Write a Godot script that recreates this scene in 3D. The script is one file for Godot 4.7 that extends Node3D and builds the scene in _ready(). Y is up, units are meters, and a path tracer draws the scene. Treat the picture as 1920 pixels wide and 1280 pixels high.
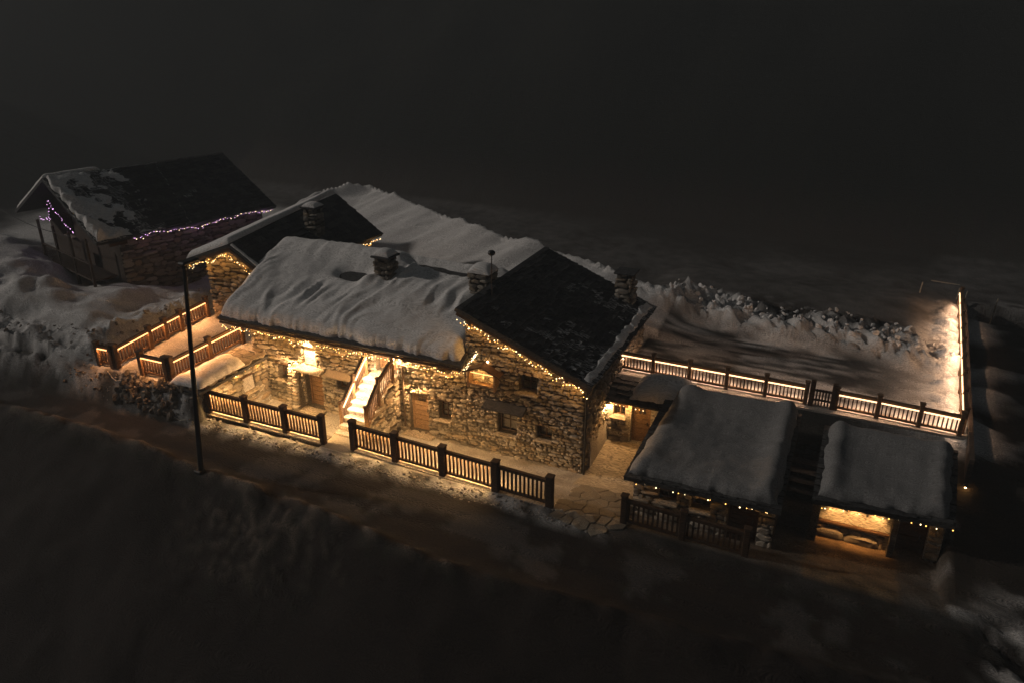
extends Node3D
# A stone chalet in the snow at night, seen from the air. x runs right along the facade, z towards the viewer, the foot of the
# right-hand corner of the facade is the origin.

var M := {}
var rng := RandomNumberGenerator.new()
var UB := BoxMesh.new()
var stone_shapes: Array = []
var stone_mats: Array = []
var slate_mats: Array = []
var box_cache := {}
var used_names := {}

# ---------------------------------------------------------------- helpers: things and parts
func numbered(called: String) -> String:
	if not used_names.has(called):
		used_names[called] = 0
		return called
	used_names[called] += 1
	return "%s_%03d" % [called, used_names[called]]

func thing(called: String, label: String, category: String, at := Vector3.ZERO, group := "") -> Node3D:
	var o := Node3D.new()
	o.name = numbered(called)
	add_child(o)
	o.position = at
	o.set_meta("label", label)
	o.set_meta("category", category)
	if group != "":
		o.set_meta("group", group)
	return o

func put(parent: Node3D, called: String, mesh: Mesh, mat, xf := Transform3D.IDENTITY, label := "") -> MeshInstance3D:
	var o := MeshInstance3D.new()
	o.name = called
	o.mesh = mesh
	if mat != null:
		o.material_override = mat
	parent.add_child(o, true)
	o.transform = parent.global_transform.affine_inverse() * xf
	if label != "":
		o.set_meta("label", label)
	return o

func structure(called: String, mesh: Mesh, mat) -> MeshInstance3D:
	var o := MeshInstance3D.new()
	o.name = numbered(called)
	o.mesh = mesh
	if mat != null:
		o.material_override = mat
	add_child(o)
	o.set_meta("kind", "structure")
	return o

func rf(a: float, b: float) -> float:
	return rng.randf_range(a, b)

# ---------------------------------------------------------------- helpers: shapes
func tri(st: SurfaceTool, a: Vector3, b: Vector3, c: Vector3, out: Vector3) -> void:
	var g := (b - a).cross(c - a)
	if g.length_squared() < 1e-14:
		return
	g = g.normalized()
	if g.dot(out) < 0.0:
		g = -g
		var t := b
		b = c
		c = t
	st.set_normal(g)
	st.add_vertex(a)
	st.set_normal(g)
	st.add_vertex(c)
	st.set_normal(g)
	st.add_vertex(b)

func quad(st: SurfaceTool, a: Vector3, b: Vector3, c: Vector3, d: Vector3, out: Vector3) -> void:
	tri(st, a, b, c, out)
	tri(st, a, c, d, out)

func begin() -> SurfaceTool:
	var st := SurfaceTool.new()
	st.begin(Mesh.PRIMITIVE_TRIANGLES)
	return st

func add_hexa(st: SurfaceTool, p: Array) -> void:   # eight corners: 0-3 one face in ring order, 4-7 the opposite one
	var c := Vector3.ZERO
	for v in p:
		c += v / 8.0
	for f in [[0, 1, 2, 3], [4, 5, 6, 7], [0, 1, 5, 4], [1, 2, 6, 5], [2, 3, 7, 6], [3, 0, 4, 7]]:
		var m: Vector3 = (p[f[0]] + p[f[1]] + p[f[2]] + p[f[3]]) / 4.0
		quad(st, p[f[0]], p[f[1]], p[f[2]], p[f[3]], m - c)

func add_box(st: SurfaceTool, lo: Vector3, hi: Vector3) -> void:
	add_hexa(st, [Vector3(lo.x, lo.y, lo.z), Vector3(hi.x, lo.y, lo.z), Vector3(hi.x, lo.y, hi.z), Vector3(lo.x, lo.y, hi.z),
		Vector3(lo.x, hi.y, lo.z), Vector3(hi.x, hi.y, lo.z), Vector3(hi.x, hi.y, hi.z), Vector3(lo.x, hi.y, hi.z)])

func cbox(size: Vector3, c := 0.02) -> ArrayMesh:   # a box with chamfered edges, centred
	var key := [size, c]
	if box_cache.has(key):
		return box_cache[key]
	var st := begin()
	var h := size / 2.0
	var v := func(s: Vector3, flat: int) -> Vector3:
		var q := Vector3(s.x * h.x, s.y * h.y, s.z * h.z)
		for k in 3:
			if k != flat:
				q[k] -= s[k] * c
		return q
	for ax in 3:
		var b := (ax + 1) % 3
		var d := (ax + 2) % 3
		for s in [-1.0, 1.0]:
			var ring: Array = []
			for e in [[-1, -1], [1, -1], [1, 1], [-1, 1]]:
				var sg := Vector3.ZERO
				sg[ax] = s
				sg[b] = e[0]
				sg[d] = e[1]
				ring.append(v.call(sg, ax))
			var n := Vector3.ZERO
			n[ax] = s
			quad(st, ring[0], ring[1], ring[2], ring[3], n)
		for e in [[-1, -1], [1, -1], [1, 1], [-1, 1]]:
			var s0 := Vector3.ZERO
			s0[ax] = -1
			s0[b] = e[0]
			s0[d] = e[1]
			var s1 := s0
			s1[ax] = 1
			var n2 := Vector3.ZERO
			n2[b] = e[0]
			n2[d] = e[1]
			quad(st, v.call(s0, b), v.call(s1, b), v.call(s1, d), v.call(s0, d), n2)
	for sx in [-1, 1]:
		for sy in [-1, 1]:
			for sz in [-1, 1]:
				var s3 := Vector3(sx, sy, sz)
				tri(st, v.call(s3, 0), v.call(s3, 1), v.call(s3, 2), s3)
	var m := st.commit()
	box_cache[key] = m
	return m

func at(p: Vector3) -> Transform3D:
	return Transform3D(Basis.IDENTITY, p)

func span(lo: Vector3, hi: Vector3) -> Transform3D:   # a unit box stretched between two corners
	return Transform3D(Basis.from_scale(hi - lo), (lo + hi) / 2.0)

func frame_of(a: Vector3, b: Vector3, up := Vector3.UP) -> Basis:
	var z := (b - a).normalized()
	if absf(z.dot(up)) > 0.99:
		up = Vector3.RIGHT
	var x := up.cross(z).normalized()
	return Basis(x, z.cross(x), z)

func beam(a: Vector3, b: Vector3, w: float, h: float) -> Transform3D:
	var f := frame_of(a, b)
	return Transform3D(Basis(f.x * w, f.y * h, f.z * a.distance_to(b)), (a + b) / 2.0)

func add_tube(st: SurfaceTool, pts: Array, r: float, sides := 6) -> void:
	var rings: Array = []
	for i in pts.size():
		var d: Vector3 = (pts[mini(i + 1, pts.size() - 1)] - pts[maxi(i - 1, 0)]).normalized()
		var f := frame_of(Vector3.ZERO, d)
		var ring: Array = []
		for k in sides:
			var a := TAU * k / sides
			ring.append(pts[i] + f.x * cos(a) * r + f.y * sin(a) * r)
		rings.append(ring)
	for i in pts.size() - 1:
		for k in sides:
			var k2 := (k + 1) % sides
			var mid: Vector3 = (rings[i][k] + rings[i][k2]) / 2.0 - pts[i]
			quad(st, rings[i][k], rings[i][k2], rings[i + 1][k2], rings[i + 1][k], mid)

func tube(pts: Array, r: float, sides := 6) -> ArrayMesh:
	var st := begin()
	add_tube(st, pts, r, sides)
	return st.commit()

func lump(seed_: int, flat := 1.0) -> ArrayMesh:   # an uneven ball of radius one half
	var g := RandomNumberGenerator.new()
	g.seed = seed_
	var pts: Array = []
	var rows := 5
	var cols := 7
	for i in rows:
		var th := PI * (i + 0.5) / rows
		var row: Array = []
		for k in cols:
			var ph := TAU * (k + 0.5 * (i % 2)) / cols + g.randf_range(-0.2, 0.2)
			var r := 0.5 * g.randf_range(0.72, 1.12)
			row.append(Vector3(sin(th) * cos(ph) * r, cos(th) * r * flat, sin(th) * sin(ph) * r))
		pts.append(row)
	var st := begin()
	var top := Vector3(0, 0.46 * flat, 0)
	for k in cols:
		var k2 := (k + 1) % cols
		tri(st, top, pts[0][k], pts[0][k2], Vector3.UP)
		tri(st, -top, pts[rows - 1][k], pts[rows - 1][k2], Vector3.DOWN)
		for i in rows - 1:
			quad(st, pts[i][k], pts[i][k2], pts[i + 1][k2], pts[i + 1][k], pts[i][k])
	return st.commit()

func make_stone(seed_: int) -> ArrayMesh:   # one rubble stone filling a unit cell, face towards +z
	var g := RandomNumberGenerator.new()
	g.seed = seed_
	var n := 8
	var back: Array = []
	var mid: Array = []
	var face: Array = []
	var pw := g.randf_range(3.2, 8.0)
	for k in n:
		var a := TAU * (k + g.randf_range(-0.3, 0.3)) / n + 0.39
		var r := 0.5 / pow(pow(absf(cos(a)), pw) + pow(absf(sin(a)), pw), 1.0 / pw) * g.randf_range(0.92, 1.04)
		var p := Vector3(cos(a) * r, sin(a) * r, 0)
		back.append(p + Vector3(0, 0, -0.55))
		mid.append(p + Vector3(0, 0, g.randf_range(0.1, 0.3)))
		face.append(p * g.randf_range(0.68, 0.9) + Vector3(0, 0, g.randf_range(0.4, 0.56)))
	var st := begin()
	var c := Vector3(g.randf_range(-0.2, 0.2), g.randf_range(-0.2, 0.2), g.randf_range(0.45, 0.7))
	for k in n:
		var k2 := (k + 1) % n
		quad(st, back[k], back[k2], mid[k2], mid[k], mid[k])
		quad(st, mid[k], mid[k2], face[k2], face[k], mid[k] + Vector3(0, 0, 0.5))
		tri(st, c, face[k], face[k2], Vector3(0, 0, 1))
	return st.commit()

# ---------------------------------------------------------------- materials
func noise_tex(size: int, freq: float, lo: float, hi: float, seed_: int, kind := FastNoiseLite.TYPE_SIMPLEX, stretch := Vector2.ONE) -> ImageTexture:
	var n := FastNoiseLite.new()
	n.noise_type = kind
	n.seed = seed_
	n.frequency = freq
	n.fractal_octaves = 4
	var im := Image.create(size, size, false, Image.FORMAT_RGB8)
	for y in size:
		for x in size:
			# a torus in the noise keeps the edges joined
			var a := TAU * x / size
			var b := TAU * y / size
			var r := size / TAU
			var v := n.get_noise_3d(cos(a) * r * stretch.x + 300.0 * cos(b), sin(a) * r * stretch.x + cos(b) * r * stretch.y, sin(b) * r * stretch.y)
			v = clampf(lerpf(lo, hi, 0.5 + v), 0.0, 1.0)
			im.set_pixel(x, y, Color(v, v, v))
	im.generate_mipmaps()
	return ImageTexture.create_from_image(im)

func lin(r: float, g: float, b: float) -> Color:
	return Color(r, g, b).linear_to_srgb()

func mat(called: String, c: Color, rough := 0.9, tex: Texture2D = null, scale := 1.0, bump: Texture2D = null, bump_cm := 1.0) -> StandardMaterial3D:
	var m := StandardMaterial3D.new()
	m.resource_name = called
	m.albedo_color = c
	m.roughness = rough
	m.metallic_specular = 0.3
	if tex != null:
		m.albedo_texture = tex
	if bump != null:
		m.heightmap_enabled = true
		m.heightmap_texture = bump
		m.heightmap_scale = bump_cm
	if tex != null or bump != null:
		m.uv1_triplanar = true
		m.uv1_world_triplanar = true
		m.uv1_scale = Vector3.ONE * scale
	M[called] = m
	return m

func glow(called: String, c: Color, e: float) -> StandardMaterial3D:
	var m := mat(called, lin(0.5, 0.45, 0.4), 0.5)
	m.emission_enabled = true
	m.emission = c
	m.emission_energy_multiplier = e
	return m

func make_materials() -> void:
	var grain := noise_tex(256, 0.03, 0.5, 1.15, 3)
	var fine := noise_tex(256, 0.11, 0.55, 1.1, 5)
	var rock := noise_tex(256, 0.05, 0.1, 0.9, 8)
	var streak := noise_tex(256, 0.06, 0.45, 1.15, 9, FastNoiseLite.TYPE_SIMPLEX, Vector2(0.35, 2.4))
	var dust := noise_tex(256, 0.045, -0.35, 1.25, 14)
	var tones := [[0.43, 0.38, 0.31], [0.33, 0.29, 0.235], [0.52, 0.47, 0.40], [0.25, 0.225, 0.19], [0.42, 0.34, 0.25]]
	for i in tones.size():
		stone_mats.append(mat("stone%d" % i, lin(tones[i][0], tones[i][1], tones[i][2]), 0.9, fine, 1.3, rock, 2.5))
	var slates := [[0.07, 0.07, 0.072], [0.10, 0.10, 0.10], [0.055, 0.055, 0.06]]
	for i in slates.size():
		slate_mats.append(mat("slate%d" % i, lin(slates[i][0], slates[i][1], slates[i][2]), 0.75, grain, 0.8, rock, 1.5))
	mat("mortar", lin(0.17, 0.145, 0.115), 0.95, grain, 1.5, rock, 3.0)
	mat("plaster", lin(0.62, 0.58, 0.5), 0.9, grain, 0.9, rock, 0.6)
	mat("pale_stone", lin(0.45, 0.39, 0.31), 0.9, grain, 1.2, rock, 1.5)
	mat("wood", lin(0.19, 0.112, 0.058), 0.7, streak, 1.1)
	mat("dark_wood", lin(0.09, 0.05, 0.027), 0.75, streak, 1.1)
	mat("honey_wood", lin(0.36, 0.235, 0.135), 0.6, streak, 1.6)
	mat("old_wood", lin(0.11, 0.08, 0.06), 0.85, streak, 0.9)
	mat("metal", lin(0.05, 0.05, 0.05), 0.45).metallic = 0.6
	mat("copper", lin(0.10, 0.075, 0.055), 0.4).metallic = 0.5
	mat("cable", lin(0.05, 0.05, 0.05), 0.7)
	mat("dark_room", lin(0.02, 0.02, 0.02), 1.0)
	var snow := mat("snow", lin(0.78, 0.77, 0.76), 0.8, noise_tex(256, 0.06, 0.72, 1.14, 21), 0.45, noise_tex(256, 0.16, 0.2, 0.8, 22), 1.2)
	snow.subsurf_scatter_enabled = false
	mat("shaded_snow", lin(0.285, 0.285, 0.285), 0.85, fine, 0.7, rock, 1.0)  # darker copy of the snow for the dimmer light on the sheds
	mat("dirty_snow", lin(0.42, 0.38, 0.34), 0.85, fine, 0.9, rock, 2.0)
	var frost := mat("frost", lin(0.62, 0.62, 0.62), 0.85, dust, 0.27, rock, 2.0)
	frost.metallic_specular = 0.2
	var ground := mat("ground", Color.WHITE, 0.9, fine, 0.5, rock, 3.0)
	ground.vertex_color_use_as_albedo = true
	mat("ice", lin(0.5, 0.44, 0.35), 0.45, grain, 0.7, rock, 1.0)
	mat("flagstone", lin(0.30, 0.26, 0.2), 0.7, fine, 0.8, rock, 1.5)
	mat("flagstone2", lin(0.24, 0.21, 0.165), 0.7, fine, 0.8, rock, 1.5)
	var pane := mat("pane", Color(0.04, 0.045, 0.05, 0.25), 0.05)
	pane.transparency = BaseMaterial3D.TRANSPARENCY_ALPHA
	pane.metallic_specular = 0.5
	glow("led_glow", Color(1.0, 0.72, 0.46), 3.2)
	glow("led_white", Color(1.0, 0.80, 0.60), 3.2)
	glow("bulb_glow", Color(1.0, 0.70, 0.34), 7.0)
	glow("bulb_white", Color(1.0, 0.88, 0.66), 6.0)
	glow("bulb_pink", Color(0.90, 0.68, 0.92), 3.5)
	glow("lamp_glow", Color(1.0, 0.78, 0.5), 30.0)

# ---------------------------------------------------------------- lights
var WARM := Color(1.0, 0.62, 0.30)
var WARM2 := Color(1.0, 0.76, 0.5)
var GOLD := Color(1.0, 0.72, 0.38)

func omni(p: Vector3, e: float, c: Color, size := 0.05, called := "lamp_light") -> void:
	var l := OmniLight3D.new()
	l.name = called
	l.position = p
	l.light_energy = e
	l.light_color = c
	l.light_size = size
	l.omni_range = 30.0
	l.omni_attenuation = 2.0
	l.shadow_enabled = true
	add_child(l, true)

func spot(p: Vector3, to: Vector3, angle: float, e: float, c: Color, size := 0.04, soft := 0.5) -> void:
	var l := SpotLight3D.new()
	l.name = "spot_light"
	l.light_energy = e
	l.light_color = c
	l.light_size = size
	l.spot_range = 30.0
	l.spot_attenuation = 2.0
	l.spot_angle = angle
	l.spot_angle_attenuation = soft
	l.shadow_enabled = true
	add_child(l, true)
	var d := to - p
	l.look_at_from_position(p, to, Vector3.UP if absf(d.normalized().y) < 0.98 else Vector3.RIGHT)

func area(a: Vector3, b: Vector3, dir: Vector3, width: float, e: float, c: Color) -> void:
	var l := AreaLight3D.new()
	l.name = "strip_light"
	l.light_energy = e
	l.light_color = c
	l.area_size = Vector2(a.distance_to(b), width)
	l.area_normalize_energy = true
	l.area_range = 30.0
	l.shadow_enabled = true
	add_child(l, true)
	var x := (b - a).normalized()
	var z := -(dir - x * dir.dot(x)).normalized()
	l.global_transform = Transform3D(Basis(x, z.cross(x), z), (a + b) / 2.0)

# ---------------------------------------------------------------- railings
# posts: list of points on the ground. Each stretch gets rails, balusters, and (if lit) an LED strip under the top rail on the side `inward`.
func railing(called: String, label: String, posts: Array, h: float, inward: Vector3, lit: Array, energy: float, bar_gap := 0.165, sizes := [0.2, 0.06], group := "timber railings", wood := "wood", c := Color(1.0, 0.66, 0.36), led := "led_glow", sink := 0.25, aim := Vector3.ZERO) -> Node3D:
	var t := thing(called, label, "railing", posts[0], group)
	var pw: float = sizes[0]
	var bw: float = sizes[1]
	var pm := cbox(Vector3(pw, h + 0.16 + sink, pw), 0.025)
	var cap := cbox(Vector3(pw + 0.05, 0.06, pw + 0.05), 0.02)
	for p in posts:
		var post := put(t, "post", pm, M[wood], at(p + Vector3(0, (h + 0.16 - sink) / 2.0, 0)))
		put(post, "post_cap", cap, M[wood], at(p + Vector3(0, h + 0.18, 0)))
	for i in posts.size() - 1:
		var a: Vector3 = posts[i]
		var b: Vector3 = posts[i + 1]
		var d := (b - a)
		var hd := Vector3(d.x, 0, d.z).normalized()
		var a2 := a + d * (pw / 2.0 / d.length())
		var b2 := b - d * (pw / 2.0 / d.length())
		put(t, "top_rail", UB, M[wood], beam(a2 + Vector3(0, h - 0.04, 0), b2 + Vector3(0, h - 0.04, 0), 0.14, 0.12))
		put(t, "bottom_rail", UB, M[wood], beam(a2 + Vector3(0, 0.16, 0), b2 + Vector3(0, 0.16, 0), 0.09, 0.1))
		var n := int(round(d.length() / bar_gap)) - 1
		for k in n:
			var p := a.lerp(b, (k + 1.0) / (n + 1.0))
			put(t, "baluster", UB, M.dark_wood, span(p + Vector3(-bw / 2, 0.2, -bw / 2), p + Vector3(bw / 2, h - 0.1, bw / 2)))
		if lit[i]:
			var off := inward * 0.09 + Vector3(0, h - 0.125, 0)
			put(t, "led_strip", UB, M[led], beam(a2 + off + Vector3(0, -0.0, 0), b2 + off, 0.045, 0.035))
			var lo := off + Vector3(0, -0.03, 0) + (inward * 0.02 if aim == Vector3.ZERO else inward * -0.09 + aim.normalized() * 0.06)
			area(a2 + lo, b2 + lo, Vector3.DOWN + (inward * 0.6 if aim == Vector3.ZERO else aim), 0.04, 10.0 * energy * d.length(), c)
	return t

# ---------------------------------------------------------------- fairy lights
func string_lights(called: String, label: String, pts: Array, drop: float, per_m: float, mat_names: Array, e: float, c: Color, r := 0.019, every := 1.3, sag := 0.05) -> void:
	var t := thing(called, label, "fairy lights", pts[0], "strings of fairy lights")
	var path: Array = []
	for i in pts.size() - 1:
		var n := maxi(2, int(pts[i].distance_to(pts[i + 1]) / 0.4))
		for k in n:
			var q: Vector3 = pts[i].lerp(pts[i + 1], float(k) / n)
			path.append(q + Vector3(0, -sag * (k % 2), 0))
	path.append(pts[-1])
	put(t, "wire", tube(path, 0.008, 4), M.cable)
	var ball := SphereMesh.new()
	ball.radius = r
	ball.height = 2 * r
	ball.radial_segments = 6
	ball.rings = 3
	var tools: Array = []
	for m in mat_names:
		tools.append(begin())
	var icicle := begin()
	var total := 0.0
	for i in path.size() - 1:
		total += path[i].distance_to(path[i + 1])
	var count := int(total * per_m)
	for k in count:
		var f := (k + rf(0, 1)) / count * (path.size() - 1)
		var i := mini(int(f), path.size() - 2)
		var p: Vector3 = path[i].lerp(path[i + 1], f - i)
		p += Vector3(rf(-0.06, 0.06), -drop * 1.4 * pow(rf(0, 1), 1.2) * (0.6 + 0.5 * sin(f * 1.9)), rf(-0.05, 0.05))
		tools[k % tools.size()].append_from(ball, 0, Transform3D(Basis.IDENTITY.scaled(Vector3.ONE * rf(0.7, 1.2)), p))
	for i in tools.size():
		var o := put(t, "light_bulbs", tools[i].commit(), M[mat_names[i]])
		o.set_meta("kind", "stuff")
	var lamps := maxi(1, int(total / every))
	for k in lamps:
		var f := (k + 0.5) / lamps * (path.size() - 1)
		var i := int(f)
		omni(path[i].lerp(path[i + 1], f - i) + Vector3(0, -0.10 - drop * 0.4, -0.2), 60.0 * e * total / lamps, c, 0.12, "fairy_light")

# ---------------------------------------------------------------- walls of stone
# O is the foot of the wall, U its direction (unit), N its outside. holes are Rect2 in (u, v). top is a list of (u, v) for the upper edge.
func top_at(top: Array, u: float) -> float:
	for i in top.size() - 1:
		if u <= top[i + 1].x:
			return lerpf(top[i].y, top[i + 1].y, clampf((u - top[i].x) / maxf(top[i + 1].x - top[i].x, 1e-4), 0, 1))
	return top[-1].y

func wall_core(parent: Node3D, O: Vector3, U: Vector3, N: Vector3, width: float, foot: float, top: Array, holes: Array, thick: float, m, called := "wall") -> MeshInstance3D:
	var us: Array = [0.0, width]
	for p in top:
		us.append(clampf(p.x, 0.0, width))
	for h in holes:
		us.append(clampf(h.position.x, 0, width))
		us.append(clampf(h.end.x, 0, width))
	us.sort()
	var st := begin()
	for i in us.size() - 1:
		if us[i + 1] - us[i] < 1e-3:
			continue
		var um: float = (us[i] + us[i + 1]) / 2.0
		var cuts: Array = []
		for h in holes:
			if um > h.position.x and um < h.end.x:
				cuts.append([h.position.y, h.end.y])
		cuts.sort()
		var v := foot
		cuts.append([1e9, 1e9])
		for c in cuts:
			var t0: float = minf(c[0], top_at(top, us[i] + 1e-3))
			var t1: float = minf(c[0], top_at(top, us[i + 1] - 1e-3))
			if t0 > v + 1e-3 or t1 > v + 1e-3:
				var p := func(u: float, vv: float, dd: float) -> Vector3: return O + U * u + Vector3.UP * vv - N * dd
				add_hexa(st, [p.call(us[i], v, 0.0), p.call(us[i + 1], v, 0.0), p.call(us[i + 1], v, thick), p.call(us[i], v, thick),
					p.call(us[i], maxf(t0, v), 0.0), p.call(us[i + 1], maxf(t1, v), 0.0), p.call(us[i + 1], maxf(t1, v), thick), p.call(us[i], maxf(t0, v), thick)])
			v = c[1]
	return put(parent, called, st.commit(), m)

func stones_on(wall: Node3D, O: Vector3, U: Vector3, N: Vector3, width: float, foot: float, top: Array, holes: Array, hs: Vector2, most: int, proud := 0.05, called := "stone") -> void:
	var found: Array = []
	var ymax := 0.0
	for p in top:
		ymax = maxf(ymax, p.y)
	var v := foot
	var row := 0
	while v < ymax:
		var rh := rf(hs.x, hs.y) * (1.35 if v < foot + 0.35 else 1.0)
		var u := rf(-0.2, 0.0)
		while u < width:
			var w := rh * rf(1.1, 3.2) * (1.4 if rng.randf() < 0.12 else 1.0)
			var u0 := maxf(u, 0.0)
			var u1 := minf(u + w, width)
			var next := u + w
			var hh := rh
			var vv := v + 0.05 * sin(u * 1.7 + row) + 0.03 * sin(u * 4.1 + row * 2)
			if rng.randf() < 0.16:
				hh *= 0.5
				if rng.randf() < 0.5:
					vv += rh * 0.5
			for h in holes:
				if vv + hh * 0.75 > h.position.y and vv + hh * 0.25 < h.end.y and u1 > h.position.x - 0.01 and u0 < h.end.x + 0.01:
					if u0 < h.position.x - 0.07:
						u1 = h.position.x - 0.01
						next = u1
					elif u1 > h.end.x + 0.07:
						u0 = maxf(u0, h.end.x + 0.01)
					else:
						u1 = u0
			if u1 - u0 > 0.07 and vv + hh * 0.6 < top_at(top, (u0 + u1) / 2.0):
				found.append([(u1 - u0) * hh, (u0 + u1) / 2.0, vv + hh / 2.0, u1 - u0, hh])
			u = maxf(next, u + 0.06)
		v += rh
		row += 1
	found.sort_custom(func(a, b): return a[0] > b[0])
	var rest: Array = []
	for m in stone_mats:
		rest.append(begin())
	var any_rest := [false, false, false, false, false]
	var F := Basis(U, Vector3.UP, N)
	for i in found.size():
		var s: Array = found[i]
		var depth = rf(0.10, 0.17) * (0.6 + s[3])
		var b := F * Basis(Vector3(0, 0, 1), rf(-0.09, 0.09)) * Basis(Vector3(1, 0, 0), rf(-0.16, 0.16)) * Basis(Vector3(0, 1, 0), rf(-0.14, 0.14)) * Basis.from_scale(Vector3(s[3] * 1.01 - 0.008, s[4] * 1.03 - 0.006, depth))
		var xf := Transform3D(b, O + U * s[1] + Vector3.UP * s[2] + N * rf(0.0, proud + 0.03))
		var mi := rng.randi() % stone_mats.size()
		var mesh: ArrayMesh = stone_shapes[rng.randi() % stone_shapes.size()]
		if i < most:
			put(wall, called, mesh, stone_mats[mi], xf)
		else:
			rest[mi].append_from(mesh, 0, wall.global_transform.affine_inverse() * xf)
			any_rest[mi] = true
	var am := ArrayMesh.new()
	var mats: Array = []
	for i in rest.size():
		if any_rest[i]:
			rest[i].commit(am)
			mats.append(stone_mats[i])
	if mats.size() > 0:
		var o := MeshInstance3D.new()
		o.name = "small_stones"
		o.mesh = am
		for i in mats.size():
			am.surface_set_material(i, mats[i])
		o.set_meta("kind", "stuff")
		wall.add_child(o, true)

func window_in(parent: Node3D, O: Vector3, U: Vector3, N: Vector3, r: Rect2, cols: int, rows: int, wood := "dark_wood", sill := true, depth := 0.24, lintel := true) -> MeshInstance3D:
	var st := begin()
	var p := func(u: float, v: float, d: float) -> Vector3: return O + U * u + Vector3.UP * v - N * d
	var bar := func(u0: float, u1: float, v0: float, v1: float, d0: float, d1: float) -> void:
		add_hexa(st, [p.call(u0, v0, d0), p.call(u1, v0, d0), p.call(u1, v0, d1), p.call(u0, v0, d1), p.call(u0, v1, d0), p.call(u1, v1, d0), p.call(u1, v1, d1), p.call(u0, v1, d1)])
	var u0 := r.position.x
	var u1 := r.end.x
	var v0 := r.position.y
	var v1 := r.end.y
	var w := 0.055
	bar.call(u0, u0 + w, v0, v1, depth, depth + 0.07)
	bar.call(u1 - w, u1, v0, v1, depth, depth + 0.07)
	bar.call(u0 + w, u1 - w, v0, v0 + w, depth, depth + 0.07)
	bar.call(u0 + w, u1 - w, v1 - w, v1, depth, depth + 0.07)
	for k in range(1, cols):
		var u := lerpf(u0, u1, float(k) / cols)
		bar.call(u - 0.02, u + 0.02, v0 + w, v1 - w, depth + 0.005, depth + 0.06)
	for k in range(1, rows):
		var v := lerpf(v0, v1, float(k) / rows)
		for c in cols:
			bar.call(lerpf(u0, u1, float(c) / cols) + (0.02 if c > 0 else w), lerpf(u0, u1, (c + 1.0) / cols) - (0.02 if c < cols - 1 else w), v - 0.018, v + 0.018, depth + 0.008, depth + 0.058)
	var win := put(parent, "window", st.commit(), M[wood])
	for a in cols:
		for b in rows:
			var s2 := begin()
			var ua := lerpf(u0, u1, float(a) / cols) + 0.01
			var ub := lerpf(u0, u1, (a + 1.0) / cols) - 0.01
			var va := lerpf(v0, v1, float(b) / rows) + 0.01
			var vb := lerpf(v0, v1, (b + 1.0) / rows) - 0.01
			quad(s2, p.call(ua, va, depth + 0.035), p.call(ub, va, depth + 0.035), p.call(ub, vb, depth + 0.035), p.call(ua, vb, depth + 0.035), N)
			put(win, "pane", s2.commit(), M.pane)
	if sill:
		var F := Basis(U, Vector3.UP, N)
		put(win, "sill", cbox(Vector3(u1 - u0 + 0.16, 0.07, 0.36), 0.015), M.pale_stone, Transform3D(F, p.call((u0 + u1) / 2.0, v0 - 0.036, 0.08 - 0.16)))
	if lintel:
		var F2 := Basis(U, Vector3.UP, N)
		put(win, "lintel", cbox(Vector3(u1 - u0 + 0.24, 0.12, 0.3), 0.02), M.dark_wood, Transform3D(F2, p.call((u0 + u1) / 2.0, v1 + 0.06, 0.12 - 0.05)))
	return win

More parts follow.
